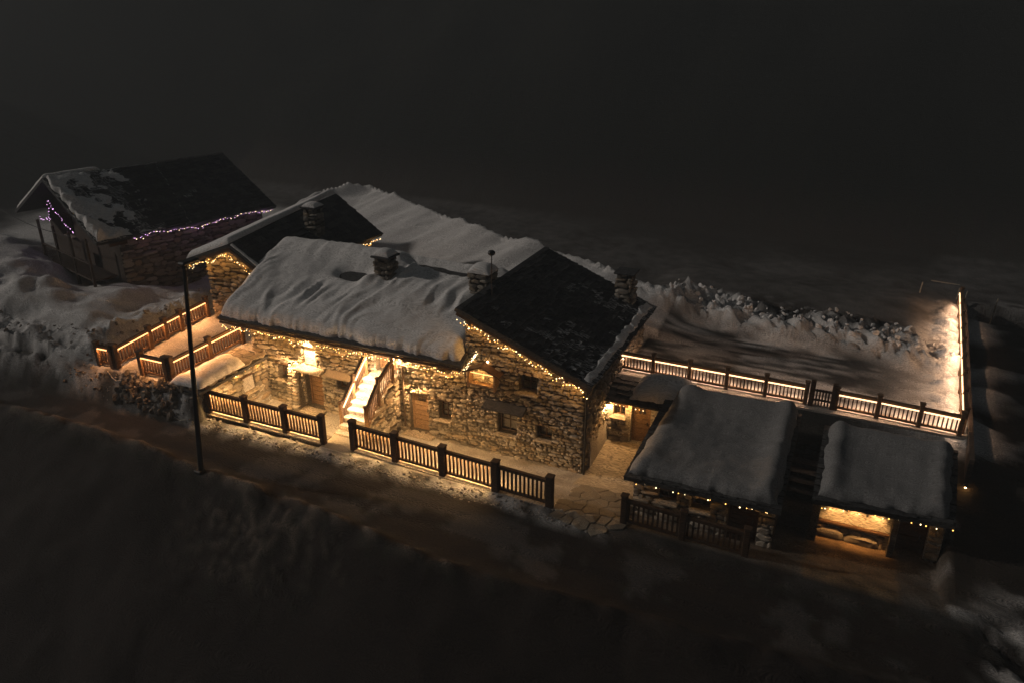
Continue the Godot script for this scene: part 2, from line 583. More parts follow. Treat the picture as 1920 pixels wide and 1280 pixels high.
func door_in(parent: Node3D, O: Vector3, U: Vector3, N: Vector3, r: Rect2, wood: String, light_panes: bool, depth := 0.3) -> MeshInstance3D:
	var st := begin()
	var p := func(u: float, v: float, d: float) -> Vector3: return O + U * u + Vector3.UP * v - N * d
	var bar := func(s: SurfaceTool, u0: float, u1: float, v0: float, v1: float, d0: float, d1: float) -> void:
		add_hexa(s, [p.call(u0, v0, d0), p.call(u1, v0, d0), p.call(u1, v0, d1), p.call(u0, v0, d1), p.call(u0, v1, d0), p.call(u1, v1, d0), p.call(u1, v1, d1), p.call(u0, v1, d1)])
	var u0 := r.position.x
	var u1 := r.end.x
	var v0 := r.position.y
	var v1 := r.end.y
	var n := 8
	for k in n:
		var a := lerpf(v0, v1, float(k) / n)
		var b := lerpf(v0, v1, (k + 1.0) / n) - 0.022
		if light_panes and (k == n - 2 or k == n - 1):
			bar.call(st, u0 + 0.09, u0 + 0.28, a, b, depth, depth + 0.06)
			bar.call(st, u1 - 0.28, u1 - 0.09, a, b, depth, depth + 0.06)
			if k == n - 1:
				bar.call(st, u0 + 0.28, u1 - 0.28, a + 0.1, b, depth, depth + 0.06)
		else:
			bar.call(st, u0 + 0.09, u1 - 0.09, a, b, depth, depth + 0.06)
	var d := put(parent, "door", st.commit(), M[wood])
	var s2 := begin()
	bar.call(s2, u0, u0 + 0.09, v0, v1, depth - 0.04, depth + 0.08)
	bar.call(s2, u1 - 0.09, u1, v0, v1, depth - 0.04, depth + 0.08)
	bar.call(s2, u0, u1, v1, v1 + 0.09, depth - 0.04, depth + 0.08)
	put(d, "door_frame", s2.commit(), M[wood])
	var s3 := begin()
	bar.call(s3, u1 - 0.2, u1 - 0.17, (v0 + v1) / 2 - 0.05, (v0 + v1) / 2 + 0.1, depth - 0.05, depth)
	put(d, "handle", s3.commit(), M.metal)
	if light_panes:
		var a := lerpf(v0, v1, float(n - 2) / n)
		var b := lerpf(v0, v1, (n - 1.0) / n) + 0.1
		var s4 := begin()
		quad(s4, p.call(u0 + 0.28, a, depth + 0.04), p.call(u1 - 0.28, a, depth + 0.04), p.call(u1 - 0.28, b, depth + 0.04), p.call(u0 + 0.28, b, depth + 0.04), N)
		put(d, "pane", s4.commit(), M.pane)
		var s5 := begin()
		var um := (u0 + u1) / 2
		bar.call(s5, um - 0.02, um + 0.02, a, b, depth + 0.01, depth + 0.035)
		bar.call(s5, u0 + 0.28, um - 0.02, (a + b) / 2 - 0.02, (a + b) / 2 + 0.02, depth + 0.012, depth + 0.033)
		bar.call(s5, um + 0.02, u1 - 0.28, (a + b) / 2 - 0.02, (a + b) / 2 + 0.02, depth + 0.012, depth + 0.033)
		put(d, "glazing_bar", s5.commit(), M[wood])
	return d

# ---------------------------------------------------------------- roofs and snow
func slab(parent: Node3D, called: String, A: Vector3, B: Vector3, C: Vector3, D: Vector3, thick: float, m) -> MeshInstance3D:   # upper corners in ring order
	var n := (B - A).cross(D - A).normalized()
	if n.y < 0:
		n = -n
	var st := begin()
	add_hexa(st, [A, B, C, D, A - n * thick, B - n * thick, C - n * thick, D - n * thick])
	return put(parent, called, st.commit(), m)

func slates_on(roof: Node3D, A: Vector3, B: Vector3, C: Vector3, D: Vector3, w: float, m_list: Array, frosted = null) -> void:   # A, B along the eave, D, C along the ridge
	var n := (B - A).cross(D - A).normalized()
	if n.y < 0:
		n = -n
	var along := (B - A).length()
	var up := ((D - A).length() + (C - B).length()) / 2.0
	var rows := int(up / (w * 0.8))
	var tools: Array = []
	for m in m_list:
		tools.append(begin())
	for i in rows:
		var v0 := float(i) / rows
		var v1 := minf((i + 1.25) / rows, 1.0)
		var u := -rf(0, w)
		while u < along - 0.05:
			var ww := w * rf(0.7, 1.7)
			var a := clampf(u, 0, along) / along
			var b := clampf(u + ww - 0.02, 0, along) / along
			u += ww
			if b - a < 0.02 / along:
				continue
			var j := rf(-0.25, 0.25) / rows
			var q := func(s: float, t: float) -> Vector3: return A.lerp(B, s).lerp(D.lerp(C, s), clampf(t, -0.01, 1.0))
			var t0 := rf(0.045, 0.08)
			var p0: Vector3 = q.call(a, v0 + j) + n * t0
			var p1: Vector3 = q.call(b, v0 + j) + n * (t0 + rf(-0.012, 0.012))
			var p2: Vector3 = q.call(b, v1) + n * 0.012
			var p3: Vector3 = q.call(a, v1) + n * 0.012
			var pick := rng.randi() % (tools.size() - 1 if frosted != null else tools.size())
			if frosted != null:
				var sm := (a + b) / 2.0
				var fz: float = frosted.call(sm, v0)
				if fz > rf(0.0, 0.35):
					pick = tools.size() - 1
			add_hexa(tools[pick], [p0, p1, p2, p3, p0 - n * 0.04, p1 - n * 0.04, p2 - n * 0.03, p3 - n * 0.03])
	var am := ArrayMesh.new()
	for i in tools.size():
		tools[i].commit(am)
	var o := MeshInstance3D.new()
	o.name = "slates"
	o.mesh = am
	for i in mini(am.get_surface_count(), m_list.size()):
		am.surface_set_material(i, m_list[i])
	o.set_meta("kind", "stuff")
	roof.add_child(o, true)
	o.transform = roof.global_transform.affine_inverse()

func coords(length: float, step: float, r: float) -> Array:
	var out: Array = []
	for f in [0.0, 0.04, 0.12, 0.25, 0.45, 0.7, 1.0]:
		out.append(r * f)
	var n := maxi(2, int((length - 2 * r) / step))
	for k in range(1, n):
		out.append(r + (length - 2 * r) * k / n)
	for f in [1.0, 0.7, 0.45, 0.25, 0.12, 0.04, 0.0]:
		out.append(length - r * f)
	return out

# a blanket of snow on the plane A, B (low edge), C, D (high edge); `fold` gives extra depth in metres at (u, v) metres
func snow_blanket(label: String, A: Vector3, B: Vector3, C: Vector3, D: Vector3, depth: float, r: float, step: float, fold: Callable, ragged := 0.1, ragged_top := 0.1, m = null, bare := 0.0) -> void:
	var W := ((B - A).length() + (C - D).length()) / 2.0
	var L := ((D - A).length() + (C - B).length()) / 2.0
	var us := coords(W, step, r)
	var vs := coords(L, step, r)
	var n := FastNoiseLite.new()
	n.seed = int(absf(A.x) * 100) + 7
	n.frequency = 1.0
	n.fractal_octaves = 3
	var pos := PackedVector3Array()
	var nu := us.size()
	var nv := vs.size()
	var c := (A + B + C + D) / 4.0
	for j in nv:
		for i in nu:
			var u: float = us[i]
			var v: float = vs[j]
			var du := minf(u, W - u)
			var dv := minf(v, L - v)
			var t := 1.0
			for d in [du, dv]:
				if d < r:
					t *= sqrt(maxf(0.0, 1.0 - pow(1.0 - d / r, 2.0)))
			var s := u / W
			var q := v / L
			# ragged outline, fading inwards
			var pu := s
			var pv := q
			var kl := ragged * (0.55 + 0.6 * n.get_noise_2d(u * 0.9, 3.0) + 0.35 * n.get_noise_2d(u * 3.1, 9.0))
			var kh := ragged_top * (0.55 + 0.7 * n.get_noise_2d(u * 0.8, 31.0))
			var ka := ragged_top * (0.5 + 0.8 * n.get_noise_2d(41.0, v * 0.9))
			var kb := ragged_top * (0.5 + 0.8 * n.get_noise_2d(57.0, v * 0.9))
			pv += kl / L * pow(1.0 - q, 3.0) - kh / L * pow(q, 3.0)
			pu += ka / W * pow(1.0 - s, 3.0) - kb / W * pow(s, 3.0)
			var base := A.lerp(B, pu).lerp(D.lerp(C, pu), pv)
			var f: float = depth * (1.0 + 0.12 * n.get_noise_2d(u * 0.25, v * 0.25)) + fold.call(u, v) + 0.006 * n.get_noise_2d(u * 2.0, v * 2.0)
			pos.append(base + Vector3(0, 0.004 + (maxf(f, 0.03) * t if bare == 0.0 else maxf(f, -bare) * t), 0))
	var o := sheet(pos, nu, nv)
	var t2 := thing("roof_snow", label, "snow", c)
	put(t2, "snow_blanket", o, M.snow if m == null else m)

func sheet(pos: PackedVector3Array, nu: int, nv: int, col := PackedColorArray()) -> ArrayMesh:
	var nor := PackedVector3Array()
	nor.resize(pos.size())
	for j in nv:
		for i in nu:
			var a := pos[j * nu + mini(i + 1, nu - 1)] - pos[j * nu + maxi(i - 1, 0)]
			var b := pos[mini(j + 1, nv - 1) * nu + i] - pos[maxi(j - 1, 0) * nu + i]
			var g := a.cross(b)
			if g.y < 0:
				g = -g
			nor[j * nu + i] = g.normalized() if g.length_squared() > 1e-12 else Vector3.UP
	var idx := PackedInt32Array()
	for j in nv - 1:
		for i in nu - 1:
			var k := j * nu + i
			var g := (pos[k + 1] - pos[k]).cross(pos[k + nu] - pos[k])
			if g.y < 0:
				idx.append_array([k, k + 1, k + nu + 1, k, k + nu + 1, k + nu])
			else:
				idx.append_array([k, k + nu + 1, k + 1, k, k + nu, k + nu + 1])
	var arr := []
	arr.resize(Mesh.ARRAY_MAX)
	arr[Mesh.ARRAY_VERTEX] = pos
	arr[Mesh.ARRAY_NORMAL] = nor
	arr[Mesh.ARRAY_INDEX] = idx
	if col.size() > 0:
		arr[Mesh.ARRAY_COLOR] = col
	var am := ArrayMesh.new()
	am.add_surface_from_arrays(Mesh.PRIMITIVE_TRIANGLES, arr)
	return am

# ---------------------------------------------------------------- the ground
var N1 := FastNoiseLite.new()
var N2 := FastNoiseLite.new()
var N3 := FastNoiseLite.new()
var CREST := [Vector2(-60, -21.0), Vector2(-31.0, -21.4), Vector2(-28.5, -24.2), Vector2(-26.5, -24.6), Vector2(-21.7, -21.7), Vector2(-13.4, -16.9), Vector2(-8.0, -14.5), Vector2(-2.8, -12.7), Vector2(0.0, -12.0), Vector2(4.5, -14.6), Vector2(8.5, -12.6), Vector2(12.5, -14.0), Vector2(15, -20), Vector2(40, -30)]

func poly_at(list: Array, x: float) -> float:
	for i in list.size() - 1:
		if x <= list[i + 1].x:
			return lerpf(list[i].y, list[i + 1].y, clampf((x - list[i].x) / (list[i + 1].x - list[i].x), 0, 1))
	return list[-1].y

func ss(a: float, b: float, x: float) -> float:
	return smoothstep(a, b, x)

func yard(x: float, z: float) -> float:   # the paved yards before the house
	if x < -9.9:
		return 0.0
	return clampf((z - 0.2) / 4.0, 0.0, 1.0) * 1.1

var out_col := Color.WHITE

func ground_at(x: float, z: float) -> float:
	var y := 0.0
	var snow := 0.0       # share of snow on the soil
	var soil := Color(0.032, 0.027, 0.022)
	var n1 := N1.get_noise_2d(x, z)
	var n2 := N2.get_noise_2d(x, z)
	var n3 := N3.get_noise_2d(x, z)
	var white := Color(0.95, 0.94, 0.93)
	var road_y := 1.15 - 0.02 * maxf(x - 2.0, 0.0) - 0.02 * maxf(-17.0 - x, 0.0) * 0.0
	if z > 4.3:
		# verge, lane, bank, foreground slope coloured dark in place of shadow
		var near := 7.55 + 0.55 * sin((x + 14.0) * 0.13) + 0.5 * ss(-9, -2, x) + 0.35 * ss(-16, -24, x)
		y = road_y - 0.05
		snow = 0.0
		var verge := (1.0 - ss(5.0, 5.5, z + n1 * 0.6))
		y += verge * (0.1 + 0.08 * n2 + 0.05 * n3)
		snow = verge * clampf(0.3 + 0.7 * n2 + 0.5 * n1, 0.0, 0.6) * (1.0 - 0.93 * ss(1.0, 3.5, x))
		var lane := ss(5.2, 5.8, z) * (1.0 - ss(near - 0.6, near, z))
		snow = maxf(snow, lane * clampf(n1 * 0.6 - 0.05 + n2 * 0.2, 0.0, 0.06))
		y += lane * (0.03 * n2 - 0.05 * exp(-pow((z - 6.0 - 0.06 * sin(x)) / 0.16, 2.0)) - 0.05 * exp(-pow((z - 7.0 - 0.06 * sin(x + 1.0)) / 0.16, 2.0)))
		var beyond := ss(near - 0.35, near + 0.35, z)
		var ridge := exp(-pow((z - near - 0.35) / 0.55, 2.0))
		y += ridge * (0.42 + 0.25 * n1 + 0.12 * n2)
		var down := maxf(z - near - 0.3, 0.0)
		y -= down * 0.40 + 0.012 * down * down
		y += beyond * (0.3 * N1.get_noise_2d(x * 0.6, z * 0.6) + 0.05 * n2 + 0.03 * n3)
		var rough := exp(-pow((x + 8.5) / 3.0, 2.0) - pow((z - 9.3) / 1.6, 2.0))
		y += rough * (0.10 * n2 + 0.10 * n3)
		white = white.lerp(Color(0.55, 0.44, 0.35), beyond)
		snow = maxf(snow, exp(-pow((z - near - 0.25) / 0.28, 2.0)) * clampf(0.16 + 0.7 * n2 + 0.3 * n1, 0.0, 0.35) * (1.0 - ss(-3.0, 1.0, x)))
		snow = maxf(snow, beyond * clampf(rough * (0.04 + 0.35 * n2 + 0.5 * n3) - 0.02, 0.0, 0.16))
		if x > 13.2:
			var r2 := ss(13.2, 15.0, x)
			y += r2 * (0.5 * n1 + 0.3 * n2 + 0.25 * n3)
			snow = maxf(snow, r2 * clampf(0.2 + 1.0 * n1 + 0.9 * n2, 0, 0.5) * (1.0 - ss(6.5, 9.5, z)))
		if x < -16.0:
			# the bank below the upper path comes down onto the verge
			var s := 1.0 - ss(4.3, 5.4, z + 0.35 * n1 - 0.6 * ss(-22, -28, x))
			y = maxf(y, lerpf(y, 2.35, s)) + s * (0.2 * n2 + 0.15 * n3)
			snow = maxf(snow, s * clampf(0.28 + 0.9 * n2, 0.05, 0.55))
	elif x < -16.1 and z > -2.6 or x < -17.0:
		# upper path and the snowfield on the left
		y = 2.35 + 0.03 * n2
		snow = 0.5 + 0.4 * n1
		if x < -22.2 or z < -3.0:
			var away := ss(0.0, 2.5, maxf(-22.2 - x, -3.0 - z)) * ss(-13.0, -7.5, z)
			snow = 0.86 + 0.2 * n2
			y += away * (0.55 + 0.8 * N1.get_noise_2d(x * 0.6, z * 0.6) + 0.05 * n2 + 0.015 * n3)
			y += 1.7 * exp(-pow((x + 33.0) / 5.0, 2.0) - pow((z - 0.6) / 2.6, 2.0)) * (0.8 + 0.5 * n1)
			y += 2.2 * exp(-pow((x + 42.0) / 5.5, 2.0) - pow((z + 2.5) / 3.0, 2.0))
			var edge := ss(2.2, 4.3, z) * ss(-22.5, -24.5, x)
			y += edge * (0.25 * n2 + 0.2 * n3)
			snow *= 1.0 - 0.6 * edge * clampf(0.5 + 1.6 * n3, 0.0, 1.0)
		var plough := exp(-pow((x + 23.4) / 0.9, 2.0)) * ss(-6.0, -2.0, z) * (1.0 - ss(3.0, 4.5, z))
		y += plough * (0.55 + 0.35 * n2 + 0.2 * n3)
	elif z > -4.1 or x < 0.1:
		if x > 0.05 and z <= 0.0:
			y = -0.07 * z
		elif x > 2.8 and z < 2.7:
			y = 0.5
		else:
			y = yard(x, z) if z > 0.0 else 0.0
		snow = 0.42 + 0.3 * n1 + 0.25 * n2
		soil = Color(0.2, 0.16, 0.115)
		if x > 2.8:
			snow = 0.05 + 0.1 * n2
			soil = Color(0.09, 0.07, 0.05)
			if x > 8.9 and x < 11.7 and z > 0.8:
				soil = Color(0.22, 0.15, 0.085) * (1.0 + 0.8 * n2)  # soil lightened to orange as the pool of light under the spotlights
				snow = 0.0
		if z < -0.5 and x < 0.0:
			y = 2.4
		if x > 13.1:
			y = lerpf(2.2, 1.0, ss(-4, 3, z)) + 0.4 * n1
			snow = clampf(n1 * 1.2 + 0.3 * n2, 0, 0.4)
			soil = Color(0.045, 0.037, 0.03)
	else:
		y = 2.6
	if x < -17.0 and z <= -6.5:
		y = lerpf(y, 2.6, ss(-6.5, -9.0, z))
	if z <= -4.1 and x >= 0.1 or z < -9.0:
		# terrace on the right, flat and scraped, banks of pushed snow behind it
		y = 2.6 + 0.015 * n2
		var streak := N2.get_noise_2d(x * 0.22, z * 1.6) + 0.5 * N2.get_noise_2d(x * 0.6 + 30.0, z * 3.0)
		snow = clampf(0.17 + 0.75 * streak + 0.4 * n1, 0.01, 0.7)
		soil = Color(0.048, 0.047, 0.046)
		var fence := 13.75 + 0.045 * (-4.1 - z)
		var close := exp(-pow((fence - x) / 2.4, 2.0)) * ss(-22.0, -19.0, z)
		snow = maxf(snow, close * (0.7 + 0.5 * n2))
		snow = maxf(snow, exp(-pow((z + 5.3) / 0.5, 2.0)) * clampf(0.55 + 0.9 * n2, 0.0, 0.8))
		y += exp(-pow((fence - x - 0.75) / 0.5, 2.0)) * (0.22 + 0.3 * n2 + 0.25 * n3) * ss(-4.5, -6.5, z) * ss(-22.0, -19.0, z)
		if x > fence and z > -21.0:
			y -= ss(fence, fence + 0.4, x) * 0.9 - 0.5 * n1
			snow = clampf(0.08 + 1.7 * n1, 0, 0.7)
			soil = Color(0.04, 0.033, 0.027)
		# pushed bank
		var lo := lerpf(-10.9, -9.9, ss(2, 12, x)) - 0.35 * sin(x * 0.9) * 0.6
		var k := ss(lo, lo - 1.2, z) * ss(-2.2, 0.8, x) * (1.0 - 0.75 * ss(11.6, 13.4, x)) * ss(-23.0, -17.0, z)
		var kk := k * ss(lo - 5.0, lo - 2.5, z)
		if x < fence + 0.2:
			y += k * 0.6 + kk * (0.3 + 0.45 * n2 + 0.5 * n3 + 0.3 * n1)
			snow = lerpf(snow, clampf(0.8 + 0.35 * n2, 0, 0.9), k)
			var shade := ss(-11.6, -13.2, z + 2.0 * ss(5.5, 3.5, x) + 1.2 * n1) * ss(2.2, 4.2, x) * (1.0 - ss(11.2, 12.8, x))  # snow share drops to dark soil on this part of the bank
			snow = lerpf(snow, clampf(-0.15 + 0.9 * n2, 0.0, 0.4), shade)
	if z < -5.0 and (x < 60.0):
		# the long drift behind the house and the hillside after it
		var cz := poly_at(CREST, x)
		var d := z - cz            # positive on the near side
		var amp := 2.2 * ss(3.5, -4.0, x) * ss(-32.5, -28.5, x + 1.2 * N1.get_noise_2d(x, z * 0.5))
		if z < -9.0:
			if d > 0:
				var fade := clampf(1.0 - d / 7.0, 0.0, 1.0)
				y += amp * pow(fade, 1.4) + amp * fade * 0.34 * N1.get_noise_2d(x * 0.55 + z * 0.8, (z * 0.5 - x * 0.5) * 0.35)
				if x < 0.5:
					snow = 0.9
			else:
				y += amp * exp(d / 1.6)
				snow = lerpf(snow if x > 0.5 else 0.8, clampf(0.10 + 0.08 * n2 + 0.08 * n1, 0.0, 0.4), ss(0.0, -2.5, d))
				soil = Color(0.06, 0.05, 0.042)
				snow *= 1.0 - 0.85 * ss(-8.0, -16.0, d)
		if z < -30.0:
			y += 0.65 * (-30.0 - z) + 2.0 * N1.get_noise_2d(x * 0.12, z * 0.12) * ss(-30, -50, z)
	if x < -46.0:
		y += 0.30 * (-46.0 - x) * (-46.0 - x) / (20.0 - 46.0 - x)
		snow *= 1.0 - ss(-46.0, -52.0, x + 3.0 * n1)
		soil = Color(0.03, 0.028, 0.026)  # left hill coloured dark where no light should show
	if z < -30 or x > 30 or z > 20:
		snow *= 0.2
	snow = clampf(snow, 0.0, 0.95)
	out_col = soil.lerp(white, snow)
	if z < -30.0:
		out_col = out_col.lerp(Color(0.03, 0.028, 0.026), ss(-30, -36, z))  # far hillside fades to a dark colour in place of night shade
	return y

func build_ground() -> void:
	var xs: Array = []
	var zs: Array = []
	var x := -46.0
	while x <= 18.0:
		xs.append(x)
		x += 0.22
	var s := 0.25
	x = 18.0
	while x < 150.0:
		s *= 1.16
		x += s
		xs.append(x)
	s = 0.25
	x = -46.0
	while x > -150.0:
		s *= 1.16
		x -= s
		xs.push_front(x)
	var z := -27.0
	while z <= 13.5:
		zs.append(z)
		z += 0.22
	s = 0.25
	z = 13.5
	while z < 60.0:
		s *= 1.2
		z += s
		zs.append(z)
	s = 0.25
	z = -27.0
	while z > -240.0:
		s *= 1.16
		z -= s
		zs.push_front(z)
	var pos := PackedVector3Array()
	var col := PackedColorArray()
	for zz in zs:
		for xx in xs:
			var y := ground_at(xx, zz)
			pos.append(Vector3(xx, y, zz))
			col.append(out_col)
	structure("ground", sheet(pos, xs.size(), zs.size(), col), M.ground)

func clods(called: String, n: int, where: Callable, m) -> void:
	var mm := MultiMesh.new()
	mm.transform_format = MultiMesh.TRANSFORM_3D
	mm.mesh = lump(5 + n, 0.8)
	var list: Array = []
	var guard := 0
	while list.size() < n and guard < n * 20:
		guard += 1
		var p = where.call()
		if p == null:
			continue
		var k: float = p[1]
		var y := ground_at(p[0].x, p[0].y)
		list.append(Transform3D(Basis.from_euler(Vector3(rf(0, TAU), rf(0, TAU), rf(0, TAU))) * Basis.from_scale(Vector3(rf(0.7, 1.5), rf(0.5, 1.0), rf(0.7, 1.3)) * k), Vector3(p[0].x, y - k * 0.16, p[0].y)))
	mm.instance_count = list.size()
	for i in list.size():
		mm.set_instance_transform(i, list[i])
	var o := MultiMeshInstance3D.new()
	o.name = numbered(called)
	o.multimesh = mm
	o.material_override = m
	o.set_meta("kind", "stuff")
	add_child(o)

# ---------------------------------------------------------------- chimneys and other bits
func stone_chimney(parent: Node3D, c: Vector3, w: float, d: float, h: float, cap: bool) -> void:
	var st := begin()
	add_box(st, c + Vector3(-w / 2 + 0.04, -0.8, -d / 2 + 0.04), c + Vector3(w / 2 - 0.04, h, d / 2 - 0.04))
	var ch := put(parent, "chimney", st.commit(), M.mortar)
	for side in [[Vector3(-w / 2, -0.7, d / 2), Vector3.RIGHT, Vector3.BACK, w], [Vector3(w / 2, -0.7, d / 2), Vector3.FORWARD, Vector3.RIGHT, d], [Vector3(-w / 2, -0.7, -d / 2), Vector3.BACK, Vector3.LEFT, d]]:
		stones_on(ch, c + side[0], side[1], side[2], side[3], 0.0, [Vector2(0, h + 0.7), Vector2(side[3], h + 0.7)], [], Vector2(0.13, 0.22), 60, 0.01)
	if cap:
		for sx in [-1, 1]:
			for sz in [-1, 1]:
				put(ch, "cap_foot", UB, stone_mats[3], span(c + Vector3(sx * (w / 2 - 0.1) - 0.09, h, sz * (d / 2 - 0.1) - 0.09), c + Vector3(sx * (w / 2 - 0.1) + 0.09, h + 0.2, sz * (d / 2 - 0.1) + 0.09)))
		put(ch, "cap_slab", cbox(Vector3(w + 0.25, 0.09, d + 0.25), 0.02), slate_mats[0], at(c + Vector3(0, h + 0.246, 0)))
	
func snow_cap(label: String, c: Vector3, w: float, d: float, h: float) -> void:
	snow_blanket(label, c + Vector3(-w / 2, 0, d / 2), c + Vector3(w / 2, 0, d / 2), c + Vector3(w / 2, 0, -d / 2), c + Vector3(-w / 2, 0, -d / 2), h, minf(w, d) * 0.42, 0.12, func(_u, _v): return 0.0, 0.03, 0.03)

func wall_lamp(label: String, p: Vector3, N: Vector3, e: float, c: Color, r := 0.05, reach := 0.14) -> void:
	var t := thing("wall_lamp", label, "lamp", p, "wall lamps")
	var F := frame_of(Vector3.ZERO, N)
	put(t, "back_plate", cbox(Vector3(0.12, 0.18, 0.03), 0.008), M.metal, Transform3D(F, p + N * 0.015))
	put(t, "arm", UB, M.metal, beam(p + N * 0.03, p + N * (reach - 0.02), 0.025, 0.025))
	var cone := CylinderMesh.new()
	cone.top_radius = 0.03
	cone.bottom_radius = 0.11
	cone.height = 0.07
	cone.radial_segments = 10
	put(t, "shade", cone, M.metal, at(p + N * reach + Vector3(0, 0.09, 0)))
	var ball := SphereMesh.new()
	ball.radius = r
	ball.height = 2 * r
	ball.radial_segments = 10
	ball.rings = 5
	put(t, "bulb", ball, M.lamp_glow, at(p + N * reach))
	omni(p + N * reach, e * 16.0, c, 0.03)

# ---------------------------------------------------------------- everything
func _ready() -> void:
	rng.seed = 20
	var cam := Camera3D.new()
	cam.name = "camera"
	cam.fov = 46.99
	cam.near = 0.3
	cam.far = 2000.0
	cam.position = Vector3(8.819, 17.783, 26.363)
	cam.rotation_degrees = Vector3(-23.3, 24.5, 0)
	add_child(cam)
	cam.current = true
	var env := Environment.new()
	env.background_mode = Environment.BG_SKY
	var sky := ProceduralSkyMaterial.new()
	sky.sky_top_color = lin(0.0150, 0.0160, 0.0175)
	sky.sky_horizon_color = lin(0.0150, 0.0160, 0.0175)
	sky.ground_bottom_color = lin(0.02, 0.02, 0.02)
	sky.ground_horizon_color = lin(0.0150, 0.0160, 0.0175)
	sky.sun_angle_max = 1.0
	env.sky = Sky.new()
	env.sky.sky_material = sky
	env.tonemap_mode = Environment.TONE_MAPPER_LINEAR
	env.tonemap_exposure = 1.0
	env.fog_enabled = true
	env.fog_density = 0.0017
	env.fog_light_color = Color(0.90, 0.96, 1.0)
	env.sdfgi_enabled = true
	env.ssao_enabled = true
	env.ssil_enabled = true
	var we := WorldEnvironment.new()
	we.name = "environment"
	we.environment = env
	add_child(we)
	var sun := DirectionalLight3D.new()
	sun.name = "low_moon"
	sun.light_energy = 0.40
	sun.light_color = Color(1.0, 0.95, 0.90)
	sun.light_angular_distance = 2.0
	sun.shadow_enabled = true
	sun.sky_mode = DirectionalLight3D.SKY_MODE_LIGHT_ONLY
	add_child(sun)
	sun.look_at_from_position(Vector3(-0.89, 0.385, 0.22) * 10.0, Vector3.ZERO, Vector3.UP)

	for n in [[N1, 0.22, 31], [N2, 0.9, 32], [N3, 2.2, 33]]:
		n[0].frequency = n[1]
		n[0].seed = n[2]
		n[0].fractal_octaves = 3
	make_materials()
	for i in 14:
		stone_shapes.append(make_stone(100 + i))
	build_ground()
	build_main_house()
	build_gable_house()
	build_stairs()
	build_lean_to()
	build_back_house()
	build_far_house()
	build_annex()
	build_sheds()
	build_terrace_walls()
	build_railings()
	build_paving()
	build_fairy_lights()
	build_small_things()

var L1_O := Vector3(-16.9, 0, 0)

